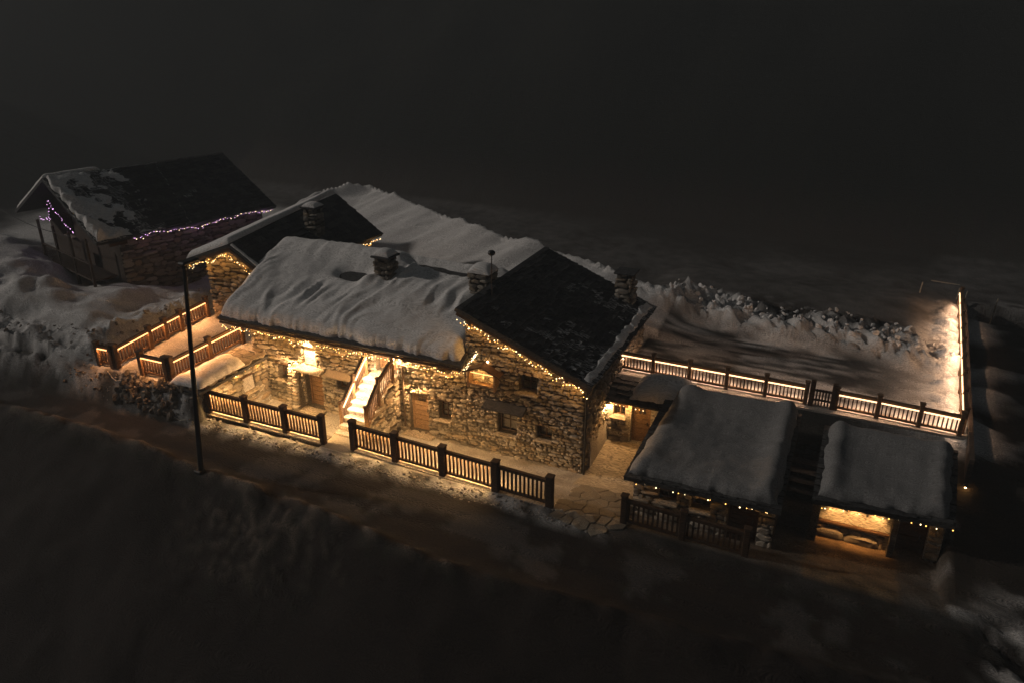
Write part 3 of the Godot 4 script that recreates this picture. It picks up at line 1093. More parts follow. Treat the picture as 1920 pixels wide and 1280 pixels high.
func build_main_house() -> void:
	var O := Vector3(-16.9, -0.1, 0)
	var U := Vector3.RIGHT
	var N := Vector3.BACK
	var W := 11.6
	var h := thing("stone_house", "long rubble stone chalet whose snow covered roof has fairy lights along the eave", "house", O, "stone buildings of the hamlet")
	var top := [Vector2(0, 4.3), Vector2(W, 4.3)]
	var R := func(x0: float, x1: float, y0: float, y1: float) -> Rect2: return Rect2(x0 - O.x, y0 - O.y, x1 - x0, y1 - y0)
	var r_door2: Rect2 = R.call(-8.2, -7.25, 0.1, 2.03)
	var r_door1: Rect2 = R.call(-13.95, -12.95, 0.05, 2.0)
	var r_up: Rect2 = R.call(-9.85, -8.75, 2.75, 4.05)
	var r_w2: Rect2 = R.call(-6.7, -6.1, 1.05, 1.95)
	var r_u1: Rect2 = R.call(-8.35, -7.6, 3.4, 3.95)
	var r_u2: Rect2 = R.call(-6.7, -5.98, 3.3, 3.95)
	var r_l1: Rect2 = R.call(-15.5, -14.72, 1.25, 2.0)
	var r_l2: Rect2 = R.call(-12.1, -11.4, 1.35, 1.95)
	var r_niche: Rect2 = R.call(-13.85, -13.22, 2.3, 3.22)
	var holes := [r_door2, r_door1, r_up, r_w2, r_u1, r_u2, r_l1, r_l2, r_niche]
	var wall := wall_core(h, O, U, N, W, 0.0, top, holes, 0.45, M.mortar)
	stones_on(wall, O, U, N, W, 0.0, [Vector2(0, 4.2), Vector2(W, 4.2)], holes, Vector2(0.07, 0.18), 300, 0.035)
	# left and back walls close the house
	var st := begin()
	add_box(st, Vector3(-16.9, -0.1, -9.0), Vector3(-16.45, 5.2, -0.45))
	add_box(st, Vector3(-16.45, -0.1, -9.0), Vector3(-5.3, 4.2, -8.6))
	add_box(st, Vector3(-16.45, -0.1, -8.6), Vector3(-5.3, 0.0, -0.45))
	put(h, "wall", st.commit(), M.mortar)
	door_in(h, O, U, N, r_door2, "honey_wood", true, 0.26)
	door_in(h, O, U, N, r_door1, "wood", false, 0.34)
	door_in(h, O, U, N, Rect2(r_up.position, Vector2(r_up.size.x, 1.24)), "wood", false, 0.36)
	window_in(h, O, U, N, r_w2, 2, 3)
	window_in(h, O, U, N, r_u1, 2, 1)
	window_in(h, O, U, N, r_u2, 2, 1)
	window_in(h, O, U, N, r_l1, 2, 2, "dark_wood", true, 0.3)
	window_in(h, O, U, N, r_l2, 2, 2, "dark_wood", true, 0.3, false)
	# white plastered niche under the eave lamp
	put(h, "niche_back", UB, M.plaster, span(Vector3(-13.85, 2.3, -0.12), Vector3(-13.22, 3.22, -0.015)))
	put(h, "niche_lintel", cbox(Vector3(0.95, 0.09, 0.22), 0.02), M.pale_stone, at(Vector3(-13.53, 3.28, 0.02)))
	put(h, "stone_canopy", cbox(Vector3(1.5, 0.13, 0.62), 0.03), M.pale_stone, Transform3D(Basis(Vector3(1, 0, 0), 0.12), Vector3(-13.45, 2.15, 0.22)), "rough stone slab jutting out over the left door")
	put(h, "stone_canopy", cbox(Vector3(1.55, 0.12, 0.6), 0.03), stone_mats[4], Transform3D(Basis(Vector3(1, 0, 0), 0.3), Vector3(-11.75, 2.2, 0.2)), "sloping stone slab over the window beside the stairs")
	put(h, "doorstep", cbox(Vector3(1.3, 0.16, 0.5), 0.03), M.pale_stone, at(Vector3(-13.45, 0.02, 0.35)))
	put(h, "doorstep", cbox(Vector3(1.7, 0.13, 0.85), 0.03), M.pale_stone, at(Vector3(-13.35, -0.06, 0.72)))
	put(h, "doorstep", cbox(Vector3(1.5, 0.18, 0.75), 0.03), M.pale_stone, at(Vector3(-7.65, 0.02, 0.45)))
	# rough stone buttress between the left window and the left door
	var bst := begin()
	add_hexa(bst, [Vector3(-14.7, -0.1, 0.02), Vector3(-13.98, -0.1, 0.02), Vector3(-13.98, -0.1, 0.62), Vector3(-14.7, -0.1, 0.62),
		Vector3(-14.62, 2.1, 0.02), Vector3(-14.2, 2.1, 0.02), Vector3(-14.2, 2.1, 0.12), Vector3(-14.62, 2.1, 0.12)])
	var but := put(h, "buttress", bst.commit(), M.mortar)
	for k in 15:
		var f := k / 15.0
		var zf := lerpf(0.62, 0.12, f)
		for e in 2:
			var mesh: ArrayMesh = stone_shapes[rng.randi() % stone_shapes.size()]
			var w := lerpf(0.38, 0.24, f)
			put(but, "stone", mesh, stone_mats[rng.randi() % 5], Transform3D(Basis(Vector3(1, 0, 0), rf(-0.3, 0.1)) * Basis(Vector3(0, 0, 1), rf(-0.1, 0.1)) * Basis.from_scale(Vector3(w, 0.155, rf(0.2, 0.3))), Vector3(lerpf(-14.52, -14.5, f) + (w * (e - 0.5)) + 0.17 * (1 - f), -0.02 + f * 2.15, zf + rf(-0.02, 0.04))))
	# drainpipe at the right of the stairs
	put(h, "drainpipe", tube([Vector3(-8.42, 4.05, 0.35), Vector3(-8.42, 3.8, 0.12), Vector3(-8.42, 0.3, 0.12)], 0.045, 8), M.copper)
	# roof
	var y0 := 4.15
	var A := Vector3(-18.15, y0, 0.75)
	var B := Vector3(-5.15, y0, 0.75)
	var C := Vector3(-5.15, 6.6, -4.5)
	var D := Vector3(-18.15, 6.6, -4.5)
	var roof := slab(h, "roof", A, B, C, D, 0.17, M.slate0)
	slab(roof, "back_slope", D + Vector3(0, -0.004, -0.002), C + Vector3(0, -0.004, -0.002), Vector3(-5.15, 4.3, -9.6), Vector3(-18.15, 4.3, -9.6), 0.17, M.slate1)
	put(roof, "eave_slab", UB, M.dark_wood, span(Vector3(-18.1, y0 - 0.26, 0.66), Vector3(-5.2, y0 - 0.175, 0.74)))
	for k in 16:
		var x := -17.6 + k * 0.8
		put(roof, "rafter", UB, M.dark_wood, beam(Vector3(x, 3.88, 0.62), Vector3(x, 4.2, -0.1), 0.1, 0.13))
	stone_chimney(roof, Vector3(-10.95, 5.9, -2.9), 0.75, 0.75, 0.95, true)
	stone_chimney(roof, Vector3(-5.95, 6.1, -3.0), 0.95, 0.9, 0.9, false)
	# snow on the roof, blown into long folds
	var fold := func(u: float, v: float) -> float:
		var q := u - v * 0.34 + 0.9 * N1.get_noise_2d(u * 0.9 + 5.0, v * 0.8)
		var mask := clampf(0.5 + 1.6 * N1.get_noise_2d(u * 0.8 + 50.0, v * 1.1), 0.0, 1.0)
		var ridge := 1.0 - absf(N1.get_noise_2d(q * 2.6, v * 0.5 + 20.0)) * 3.0
		var a := 0.17 * mask * ridge + 0.16 * N1.get_noise_2d(u * 1.1, v * 0.9 + 9.0) + 0.05 * N2.get_noise_2d(q * 0.7, v * 0.22) * mask + 0.018 * N3.get_noise_2d(u * 0.9, v * 0.7)
		a *= 0.55 + 0.45 * sin(clampf(v / 5.6, 0, 1) * PI)
		a -= 0.80 * exp(-pow((u - 5.45) / 0.85, 2.0) - pow((v - 3.85) / 0.42, 2.0))     # hollow beside the chimney
		a += 0.22 * exp(-pow((u - 6.5) / 0.35, 2.0) - pow((v - 3.3) / 0.5, 2.0))
		a += 0.3 * exp(-pow((v - 5.3) / 0.6, 2.0)) * exp(-pow((u - 5.0) / 3.0, 2.0))
		a += 0.12 * exp(-pow((u - 0.7) / 0.9, 2.0))
		a -= 0.75 * exp(-pow((v - 5.15 - 0.12 * sin(u)) / 0.2, 2.0)) * ss(7.2, 8.2, u)  # snow cut to a dark strip in place of the chimney shadow
		a -= 0.16 * ss(3.2, 5.0, v)
		return a
	snow_blanket("thick wind folded snow blanket on the long main roof", A + Vector3(0.0, 0.02, -0.06), B + Vector3(-0.15, 0.02, -0.06), C + Vector3(-0.15, 0.0, 0.0), D + Vector3(0.0, 0.0, 0.0), 0.44, 0.42, 0.1, fold, 0.2, 0.05, null, 0.06)
	snow_cap("small snow cap on the stone chimney in the middle of the long roof", Vector3(-10.95, 7.15, -2.9), 0.9, 0.9, 0.26)
	snow_cap("rounded snow cap on the wide chimney beside the dark gable roof", Vector3(-5.95, 7.0, -3.0), 1.1, 1.05, 0.36)

func build_gable_house() -> void:
	var O := Vector3(-5.28, -0.1, 0.03)
	var U := Vector3.RIGHT
	var N := Vector3.BACK
	var W := 5.28
	var h := thing("stone_house", "stone house with a bare dark slate roof and a lit shrine on its wall", "house", O, "stone buildings of the hamlet")
	var R := func(x0: float, x1: float, y0: float, y1: float) -> Rect2: return Rect2(x0 - O.x, y0 - O.y, x1 - x0, y1 - y0)
	var r1: Rect2 = R.call(-3.82, -2.95, 1.06, 2.15)
	var r3: Rect2 = R.call(-2.03, -1.38, 1.2, 1.8)
	var r4: Rect2 = R.call(-2.85, -2.05, 3.2, 4.0)
	var holes := [r1, r3, r4]
	var top := [Vector2(0, 6.42), Vector2(W, 4.32)]
	var wall := wall_core(h, O, U, N, W, 0.0, top, holes, 0.45, M.mortar)
	stones_on(wall, O, U, N, W, 0.0, [Vector2(0, 6.35), Vector2(W, 4.25)], holes, Vector2(0.07, 0.17), 300, 0.035)
	var OSIDE := Vector3(0.0, -0.1, 0.02)
	var side := wall_core(h, OSIDE + Vector3(0, 0, -0.45), Vector3.FORWARD, Vector3.RIGHT, 8.0, 0.0, [Vector2(0, 4.25), Vector2(8.0, 4.25)], [], 0.45, M.mortar)
	stones_on(side, OSIDE, Vector3.FORWARD, Vector3.RIGHT, 8.2, 0.0, [Vector2(0, 4.2), Vector2(8.2, 4.2)], [], Vector2(0.12, 0.25), 150, 0.03)
	var st := begin()
	add_box(st, Vector3(-5.28, -0.1, -8.43), Vector3(-4.85, 6.3, -0.43))
	add_box(st, Vector3(-4.85, -0.1, -8.43), Vector3(-0.46, 4.3, -8.0))
	put(h, "wall", st.commit(), M.mortar)
	window_in(h, O, U, N, r1, 2, 2, "old_wood", true, 0.26)
	window_in(h, O, U, N, r3, 2, 1)
	window_in(h, O, U, N, r4, 2, 2)
	put(h, "stone_canopy", cbox(Vector3(1.9, 0.12, 0.62), 0.03), slate_mats[2], Transform3D(Basis(Vector3(1, 0, 0), 0.3), Vector3(-3.4, 2.42, 0.3)), "dark slab jutting out over the large window")
	put(h, "drainpipe", tube([Vector3(0.1, 4.0, 0.14), Vector3(0.1, 0.0, 0.14)], 0.045, 8), M.metal)
	var A := Vector3(0.48, 4.3, 0.68)
	var B := Vector3(0.48, 4.3, -8.75)
	var C := Vector3(-5.38, 6.62, -8.75)
	var D := Vector3(-5.38, 6.62, 0.68)
	var roof := slab(h, "roof", A, B, C, D, 0.14, M.slate0)
	slates_on(roof, A, B, C, D, 0.3, [M.slate0, M.slate2, M.slate1, M.frost], func(a, b): return 0.8 * N1.get_noise_2d(a * 9.0 + 3.0, b * 7.0) + 0.4 * N2.get_noise_2d(a * 9.0, b * 8.0) + 0.34 - b * 0.9 - 0.25 * absf(a - 0.35))
	put(roof, "barge_board", UB, M.dark_wood, beam(Vector3(0.42, 4.1, 0.6), Vector3(-5.36, 6.4, 0.6), 0.07, 0.2))
	for k in 3:
		var x := -0.6 - k * 2.1
		put(roof, "purlin", UB, M.dark_wood, beam(Vector3(x, 4.42 - x * 0.39 - 0.28, 0.62), Vector3(x, 4.42 - x * 0.39 - 0.28, -0.3), 0.16, 0.2))
	stone_chimney(roof, Vector3(-0.85, 4.85, -7.9), 0.75, 0.75, 1.1, true)
	# thin frozen snow left along the eave of the dark roof
	var q := func(s: float, t: float) -> Vector3: return A.lerp(B, s).lerp(D.lerp(C, s), t) + Vector3(0, 0.05, 0)
	snow_blanket("thin crust of frozen snow along the right eave of the dark gable roof", q.call(0.01, 0.01), q.call(0.985, 0.01), q.call(0.985, 0.11), q.call(0.01, 0.08), 0.06, 0.15, 0.1, func(u, v): return 0.06 * N2.get_noise_2d(u * 2.0, v * 2.0) - 0.01, 0.15, 0.25)
	# shrine
	var s := thing("wall_shrine", "small roofed wooden shrine with a small cross inside, lit gold, on the gable wall", "shrine", Vector3(-4.35, 3.25, 0.05))
	put(s, "back_board", UB, M.plaster, span(Vector3(-4.92, 3.3, 0.09), Vector3(-3.78, 3.86, 0.12)))
	for x in [-4.95, -3.75]:
		put(s, "side_post", cbox(Vector3(0.1, 0.72, 0.1), 0.015), M.honey_wood, at(Vector3(x, 3.52, 0.5)))
		put(s, "side_board", UB, M.honey_wood, span(Vector3(x - 0.02, 3.3, 0.12), Vector3(x + 0.02, 3.85, 0.45)))
	put(s, "front_rail", cbox(Vector3(1.2, 0.1, 0.07), 0.012), M.honey_wood, at(Vector3(-4.35, 3.33, 0.51)))
	put(s, "floor_board", UB, M.honey_wood, span(Vector3(-4.93, 3.24, 0.1), Vector3(-3.77, 3.28, 0.46)))
	put(s, "roof_board", UB, M.dark_wood, beam(Vector3(-5.2, 3.84, 0.32), Vector3(-4.33, 4.19, 0.32), 0.56, 0.05))
	put(s, "roof_board", UB, M.dark_wood, beam(Vector3(-4.37, 4.19, 0.32), Vector3(-3.5, 3.84, 0.32), 0.56, 0.05))
	var cr := put(s, "crucifix", UB, M.pale_stone, span(Vector3(-4.38, 3.4, 0.2), Vector3(-4.33, 3.9, 0.25)))
	put(cr, "cross_arm", UB, M.pale_stone, span(Vector3(-4.5, 3.72, 0.205), Vector3(-4.385, 3.77, 0.245)))
	put(cr, "cross_arm", UB, M.pale_stone, span(Vector3(-4.325, 3.72, 0.205), Vector3(-4.21, 3.77, 0.245)))
	var fig := CapsuleMesh.new()
	fig.radius = 0.045
	fig.height = 0.3
	put(cr, "figure", fig, M.plaster, at(Vector3(-4.355, 3.62, 0.29)))
	for x in [-4.7, -4.0]:
		put(s, "flower_pot", lump(77, 0.8), M.honey_wood, Transform3D(Basis.from_scale(Vector3.ONE * 0.16), Vector3(x, 3.36, 0.35)))
	put(s, "led_strip", UB, M.led_glow, span(Vector3(-4.85, 3.83, 0.47), Vector3(-3.85, 3.85, 0.49)))
	area(Vector3(-4.85, 3.81, 0.46), Vector3(-3.85, 3.81, 0.46), Vector3(0, -1, -0.5), 0.03, 1.3, GOLD)
	var b := SphereMesh.new()
	b.radius = 0.04
	b.height = 0.08
	put(s, "roof_lamp", b, M.lamp_glow, at(Vector3(-4.2, 4.3, 0.2)))
	omni(Vector3(-4.2, 4.3, 0.2), 0.05, WARM, 0.04)

func build_stairs() -> void:
	var t := thing("staircase", "stone staircase with lit treads climbing to the upper door of the long house", "stairs", Vector3(-9.3, 1.1, 2.9))
	var n := 7
	for k in n:
		var y := 1.15 + 0.23 * (k + 1)
		var z0 := 2.85 - 0.31 * k
		var last := k == n - 1
		var z1 := 0.05 if last else z0 - 0.33
		put(t, "landing" if last else "step", cbox(Vector3(1.32, 0.08, z0 - z1 + 0.03), 0.012), M.pale_stone, at(Vector3(-9.3, y - 0.04, (z0 + z1) / 2)))
		var lo := Vector3(-9.92, 0.0, 0.05)
		put(t, "riser", UB, M.pale_stone, span(Vector3(-9.92, 0.0 if k == 0 else y - 0.3, z1 if last else z0 - 0.31), Vector3(-8.68, y - 0.085, z0 - 0.03)))
	var st := begin()
	for k in n:
		var z0 := 2.82 - 0.31 * k
		add_box(st, Vector3(-9.9, -0.1, 0.05), Vector3(-8.7, 1.0 + 0.22 * k, z0 - 0.3)) if k == n - 1 else add_box(st, Vector3(-9.9, -0.1, z0 - 0.31), Vector3(-8.7, 1.0 + 0.22 * k, z0 - 0.02))
	var base := put(t, "stone_base", st.commit(), M.mortar)
	stones_on(base, Vector3(-8.68, 0.2, 2.85), Vector3.FORWARD, Vector3.RIGHT, 2.75, 0.0, [Vector2(0, 1.0), Vector2(2.0, 2.35), Vector2(2.75, 2.4)], [], Vector2(0.14, 0.24), 80, 0.03)
	stones_on(base, Vector3(-9.92, -0.1, 0.1), Vector3.BACK, Vector3.LEFT, 2.7, 0.0, [Vector2(0, 2.6), Vector2(0.7, 2.6), Vector2(2.7, 1.2)], [], Vector2(0.14, 0.24), 80, 0.03)
	put(t, "step", cbox(Vector3(1.3, 0.12, 0.34), 0.02), M.pale_stone, at(Vector3(-9.35, 1.14, 3.04)))
	put(t, "entrance_slab", cbox(Vector3(1.5, 1.3, 1.3), 0.03), M.flagstone, at(Vector3(-9.2, 0.46, 3.8)))
	# the two stair railings
	for s in [[-9.98, "left timber stair railing with an LED strip under its handrail", 1.0], [-8.62, "right timber stair railing with an LED strip, ending at the lantern post", -1.0]]:
		var x: float = s[0]
		var inward := Vector3(s[2], 0, 0)
		var pts: Array = [Vector3(x, 1.18, 2.6), Vector3(x, 2.02, 1.62), Vector3(x, 2.8, 0.62)]
		if s[2] < 0:
			pts = [Vector3(x, 1.3, 2.72), Vector3(x, 2.2, 1.75), Vector3(x, 2.78, 0.62)]
		railing("stair_railing", s[1], pts, 0.98, inward, [true, true], 0.7, 0.16, [0.15, 0.05], "stair railings", "wood", Color(1, 0.84, 0.66), "led_white", 0.15)
	wall_lamp("bright wall lamp over the honey coloured front door", Vector3(-7.85, 2.25, 0.06), Vector3.BACK, 0.26, WARM2)
	wall_lamp("wall lamp at the top of the rough stone buttress", Vector3(-14.42, 2.3, 0.08), Vector3.BACK, 0.4, WARM2, 0.045, 0.36)
	var ln := thing("lantern", "bright lantern on the top post of the right stair railing", "lamp", Vector3(-8.62, 3.62, 0.5))
	put(ln, "base", cbox(Vector3(0.16, 0.03, 0.16), 0.01), M.metal, at(Vector3(-8.62, 3.63, 0.5)))
	for sx in [-0.06, 0.06]:
		for sz in [-0.06, 0.06]:
			put(ln, "rod", UB, M.metal, span(Vector3(-8.62 + sx - 0.008, 3.64, 0.5 + sz - 0.008), Vector3(-8.62 + sx + 0.008, 3.84, 0.5 + sz + 0.008)))
	var lcap := CylinderMesh.new()
	lcap.top_radius = 0.02
	lcap.bottom_radius = 0.12
	lcap.height = 0.09
	lcap.radial_segments = 8
	put(ln, "cap", lcap, M.metal, at(Vector3(-8.62, 3.89, 0.5)))
	var lball := SphereMesh.new()
	lball.radius = 0.055
	lball.height = 0.13
	lball.radial_segments = 10
	lball.rings = 5
	put(ln, "bulb", lball, M.lamp_glow, at(Vector3(-8.62, 3.73, 0.5)))
	omni(Vector3(-8.62, 3.73, 0.5), 24.0, WARM2, 0.05)
	var w := thing("eave_spotlight", "spotlight under the eave shining down on the white niche", "lamp", Vector3(-13.5, 4.0, 0.45))
	var cyl := CylinderMesh.new()
	cyl.top_radius = 0.06
	cyl.bottom_radius = 0.07
	cyl.height = 0.16
	put(w, "housing", cyl, M.metal, at(Vector3(-13.5, 3.94, 0.45)))
	var disc := CylinderMesh.new()
	disc.top_radius = 0.055
	disc.bottom_radius = 0.055
	disc.height = 0.01
	put(w, "lens", disc, M.lamp_glow, at(Vector3(-13.5, 3.855, 0.45)))
	spot(Vector3(-13.5, 3.83, 0.45), Vector3(-13.52, 2.6, -0.05), 30.0, 40.0, Color(1.0, 0.8, 0.56), 0.04, 0.7)

func build_lean_to() -> void:
	var O := Vector3(-16.15, -0.1, 4.05)
	var t := thing("stone_outbuilding", "low stone lean-to beside the sunken yard, its slab roof half under snow", "outbuilding", O, "stone buildings of the hamlet")
	var U := Vector3.FORWARD
	var N := Vector3.RIGHT
	var holes := [Rect2(2.3, 1.15, 0.75, 0.75)]
	var wall := wall_core(t, O, U, N, 4.0, 0.0, [Vector2(0, 2.3), Vector2(4.0, 2.3)], holes, 0.4, M.mortar)
	stones_on(wall, O, U, N, 4.0, 0.0, [Vector2(0, 2.25), Vector2(4.0, 2.25)], holes, Vector2(0.14, 0.26), 200)
	window_in(t, O, U, N, holes[0], 2, 2, "dark_wood", true, 0.28)
	var O2 := Vector3(-17.9, -0.1, 4.08)
	var front := wall_core(t, O2, Vector3.RIGHT, Vector3.BACK, 1.72, 0.0, [Vector2(0, 2.3), Vector2(1.72, 2.3)], [], 0.3, M.mortar)
	stones_on(front, O2, Vector3.RIGHT, Vector3.BACK, 1.75, 1.0, [Vector2(0, 2.25), Vector2(1.75, 2.25)], [], Vector2(0.14, 0.26), 60)
	put(t, "wall", UB, M.mortar, span(Vector3(-17.95, -0.1, 0.5), Vector3(-17.7, 2.19, 3.75)))
	var A := Vector3(-17.95, 2.42, 4.5)
	var B := Vector3(-15.95, 2.36, 4.5)
	var C := Vector3(-15.95, 2.36, 0.1)
	var D := Vector3(-17.95, 2.42, 0.1)
	var roof := slab(t, "roof", A, B, C, D, 0.13, M.slate0)
	flags(roof, [Vector2(-17.9, 0.15), Vector2(-15.92, 0.15), Vector2(-15.92, 4.46), Vector2(-17.9, 4.46)], func(_x, _z): return 2.425, 0.55, "roof_slab", [M.flagstone, M.flagstone2, stone_mats[0]], 61)
	snow_blanket("long low snow mound on the slab roof of the lean-to", Vector3(-17.85, 2.45, 4.45), Vector3(-15.97, 2.45, 4.4), Vector3(-16.0, 2.45, 1.5), Vector3(-17.6, 2.45, 0.9), 0.34, 0.5, 0.1, func(u, v): return 0.1 * N1.get_noise_2d(u * 2.0, v * 2.0), 0.1, 0.16)

func clip_poly(poly: Array, p: Vector2, n: Vector2) -> Array:   # keeps the side where (q - p) . n <= 0
	var out: Array = []
	for i in poly.size():
		var a: Vector2 = poly[i]
		var b: Vector2 = poly[(i + 1) % poly.size()]
		var da := (a - p).dot(n)
		var db := (b - p).dot(n)
		if da <= 0:
			out.append(a)
		if (da < 0 and db > 0) or (da > 0 and db < 0):
			out.append(a.lerp(b, da / (da - db)))
	return out

func flags(parent: Node3D, area_poly: Array, height: Callable, cell: float, called: String, mats: Array, seed_: int, thick := 0.06, gap := 0.035) -> void:
	var g := RandomNumberGenerator.new()
	g.seed = seed_
	var lo := Vector2(1e9, 1e9)
	var hi := -lo
	for p in area_poly:
		lo = lo.min(p)
		hi = hi.max(p)
	var pts: Array = []
	var x := lo.x
	while x < hi.x + cell:
		var y := lo.y
		while y < hi.y + cell:
			pts.append(Vector2(x, y) + Vector2(g.randf_range(-0.42, 0.42), g.randf_range(-0.42, 0.42)) * cell)
			y += cell
		x += cell
	for i in pts.size():
		if not Geometry2D.is_point_in_polygon(pts[i], PackedVector2Array(area_poly)):
			continue
		var poly: Array = area_poly.duplicate()
		for j in pts.size():
			if j != i and pts[j].distance_to(pts[i]) < cell * 3.0:
				var n: Vector2 = (pts[j] - pts[i]).normalized()
				poly = clip_poly(poly, (pts[i] + pts[j]) / 2.0 - n * gap / 2.0, n)
		if poly.size() < 3:
			continue
		var c := Vector2.ZERO
		for p in poly:
			c += p / poly.size()
		var st := begin()
		var lift := g.randf_range(-0.012, 0.015)
		var top: Array = []
		var rim: Array = []
		var low: Array = []
		for p in poly:
			var yy: float = height.call(p.x, p.y) + lift
			var q: Vector2 = c.lerp(p, 0.93)
			top.append(Vector3(q.x, height.call(q.x, q.y) + lift + 0.012 + g.randf_range(0, 0.008), q.y))
			rim.append(Vector3(p.x, yy, p.y))
			low.append(Vector3(p.x, yy - thick, p.y))
		var m := Vector3(c.x, height.call(c.x, c.y) + lift + 0.018, c.y)
		for k in poly.size():
			var k2 := (k + 1) % poly.size()
			tri(st, m, top[k], top[k2], Vector3.UP)
			quad(st, top[k], top[k2], rim[k2], rim[k], rim[k] - m + Vector3(0, 0.5, 0))
			quad(st, rim[k], rim[k2], low[k2], low[k], Vector3(rim[k].x - m.x, 0, rim[k].z - m.z))
		put(parent, called, st.commit(), mats[g.randi() % mats.size()])

func build_back_house() -> void:
	var O := Vector3(-21.7, 2.2, -2.5)
	var t := thing("stone_house", "dark roofed stone house behind the long chalet, its front gable edged with fairy lights", "house", O, "stone buildings of the hamlet")
	var wall := wall_core(t, O, Vector3.RIGHT, Vector3.BACK, 4.4, 0.0, [Vector2(0, 3.55), Vector2(2.3, 4.45), Vector2(4.4, 3.35)], [], 0.4, M.mortar)
	stones_on(wall, O, Vector3.RIGHT, Vector3.BACK, 4.4, 0.0, [Vector2(0, 3.5), Vector2(2.3, 4.4), Vector2(4.4, 3.3)], [], Vector2(0.14, 0.26), 200)
	var st := begin()
	add_box(st, Vector3(-21.7, 2.2, -11.0), Vector3(-21.3, 5.7, -2.9))
	add_box(st, Vector3(-17.7, 2.2, -10.5), Vector3(-17.3, 5.4, -2.9))
	add_box(st, Vector3(-21.3, 2.2, -11.0), Vector3(-17.3, 5.4, -10.55))
	put(t, "wall", st.commit(), M.mortar)
	var P := Vector3(-19.45, 6.8, -1.9)
	var Q := Vector3(-19.75, 7.45, -11.2)
	var E := Vector3(-17.0, 5.5, -1.75)
	var F := Vector3(-16.15, 5.6, -10.5)
	var G := Vector3(-22.7, 5.62, -2.0)
	var H := Vector3(-23.0, 6.1, -11.2)
	var roof := slab(t, "roof", E, F, Q, P, 0.15, M.slate0)
	slates_on(roof, E, F, Q, P, 0.45, [M.slate0, M.slate2, M.slate1])
	slab(roof, "left_slope", P + Vector3(-0.003, 0, 0), Q + Vector3(-0.003, 0, 0), H, G, 0.15, M.slate1)
	put(roof, "barge_board", UB, M.dark_wood, beam(E + Vector3(0.05, -0.2, 0.02), P + Vector3(0, -0.2, 0.02), 0.06, 0.17))
	put(roof, "barge_board", UB, M.dark_wood, beam(G + Vector3(0.05, -0.2, 0.02), P + Vector3(0, -0.2, 0.02), 0.06, 0.17))
	stone_chimney(roof, Vector3(-18.15, 6.45, -7.0), 0.75, 0.7, 1.05, true)
	snow_blanket("smooth snow on the left slope of the house behind", G + Vector3(0, 0.02, -0.05), H + Vector3(0, 0.02, 0), Q + Vector3(-0.05, 0.05, 0), P + Vector3(-0.05, 0.05, -0.05), 0.32, 0.3, 0.25, func(_u, _v): return 0.0, 0.1, 0.05)
	snow_cap("small snow cap on the chimney of the house behind", Vector3(-18.15, 7.8, -7.0), 0.9, 0.85, 0.22)
	var ef := func(s: float, q: float) -> Vector3: return E.lerp(F, s).lerp(P.lerp(Q, s), q) + Vector3(0, 0.06, 0)
	snow_blanket("thin snow left along the front edge of the dark roof behind", ef.call(0.0, 0.02), ef.call(0.03, 0.02), ef.call(0.022, 0.98), ef.call(0.0, 0.98), 0.09, 0.1, 0.12, func(u, v): return 0.03 * N2.get_noise_2d(u * 2.0, v * 2.0), 0.05, 0.05)
	snow_blanket("patch of snow in the valley where the dark roof meets the long roof", ef.call(0.05, 0.03), ef.call(0.32, 0.02), ef.call(0.24, 0.4), ef.call(0.12, 0.45), 0.2, 0.4, 0.12, func(u, v): return 0.2 * N1.get_noise_2d(u * 3.0, v * 3.0), 0.3, 0.4)

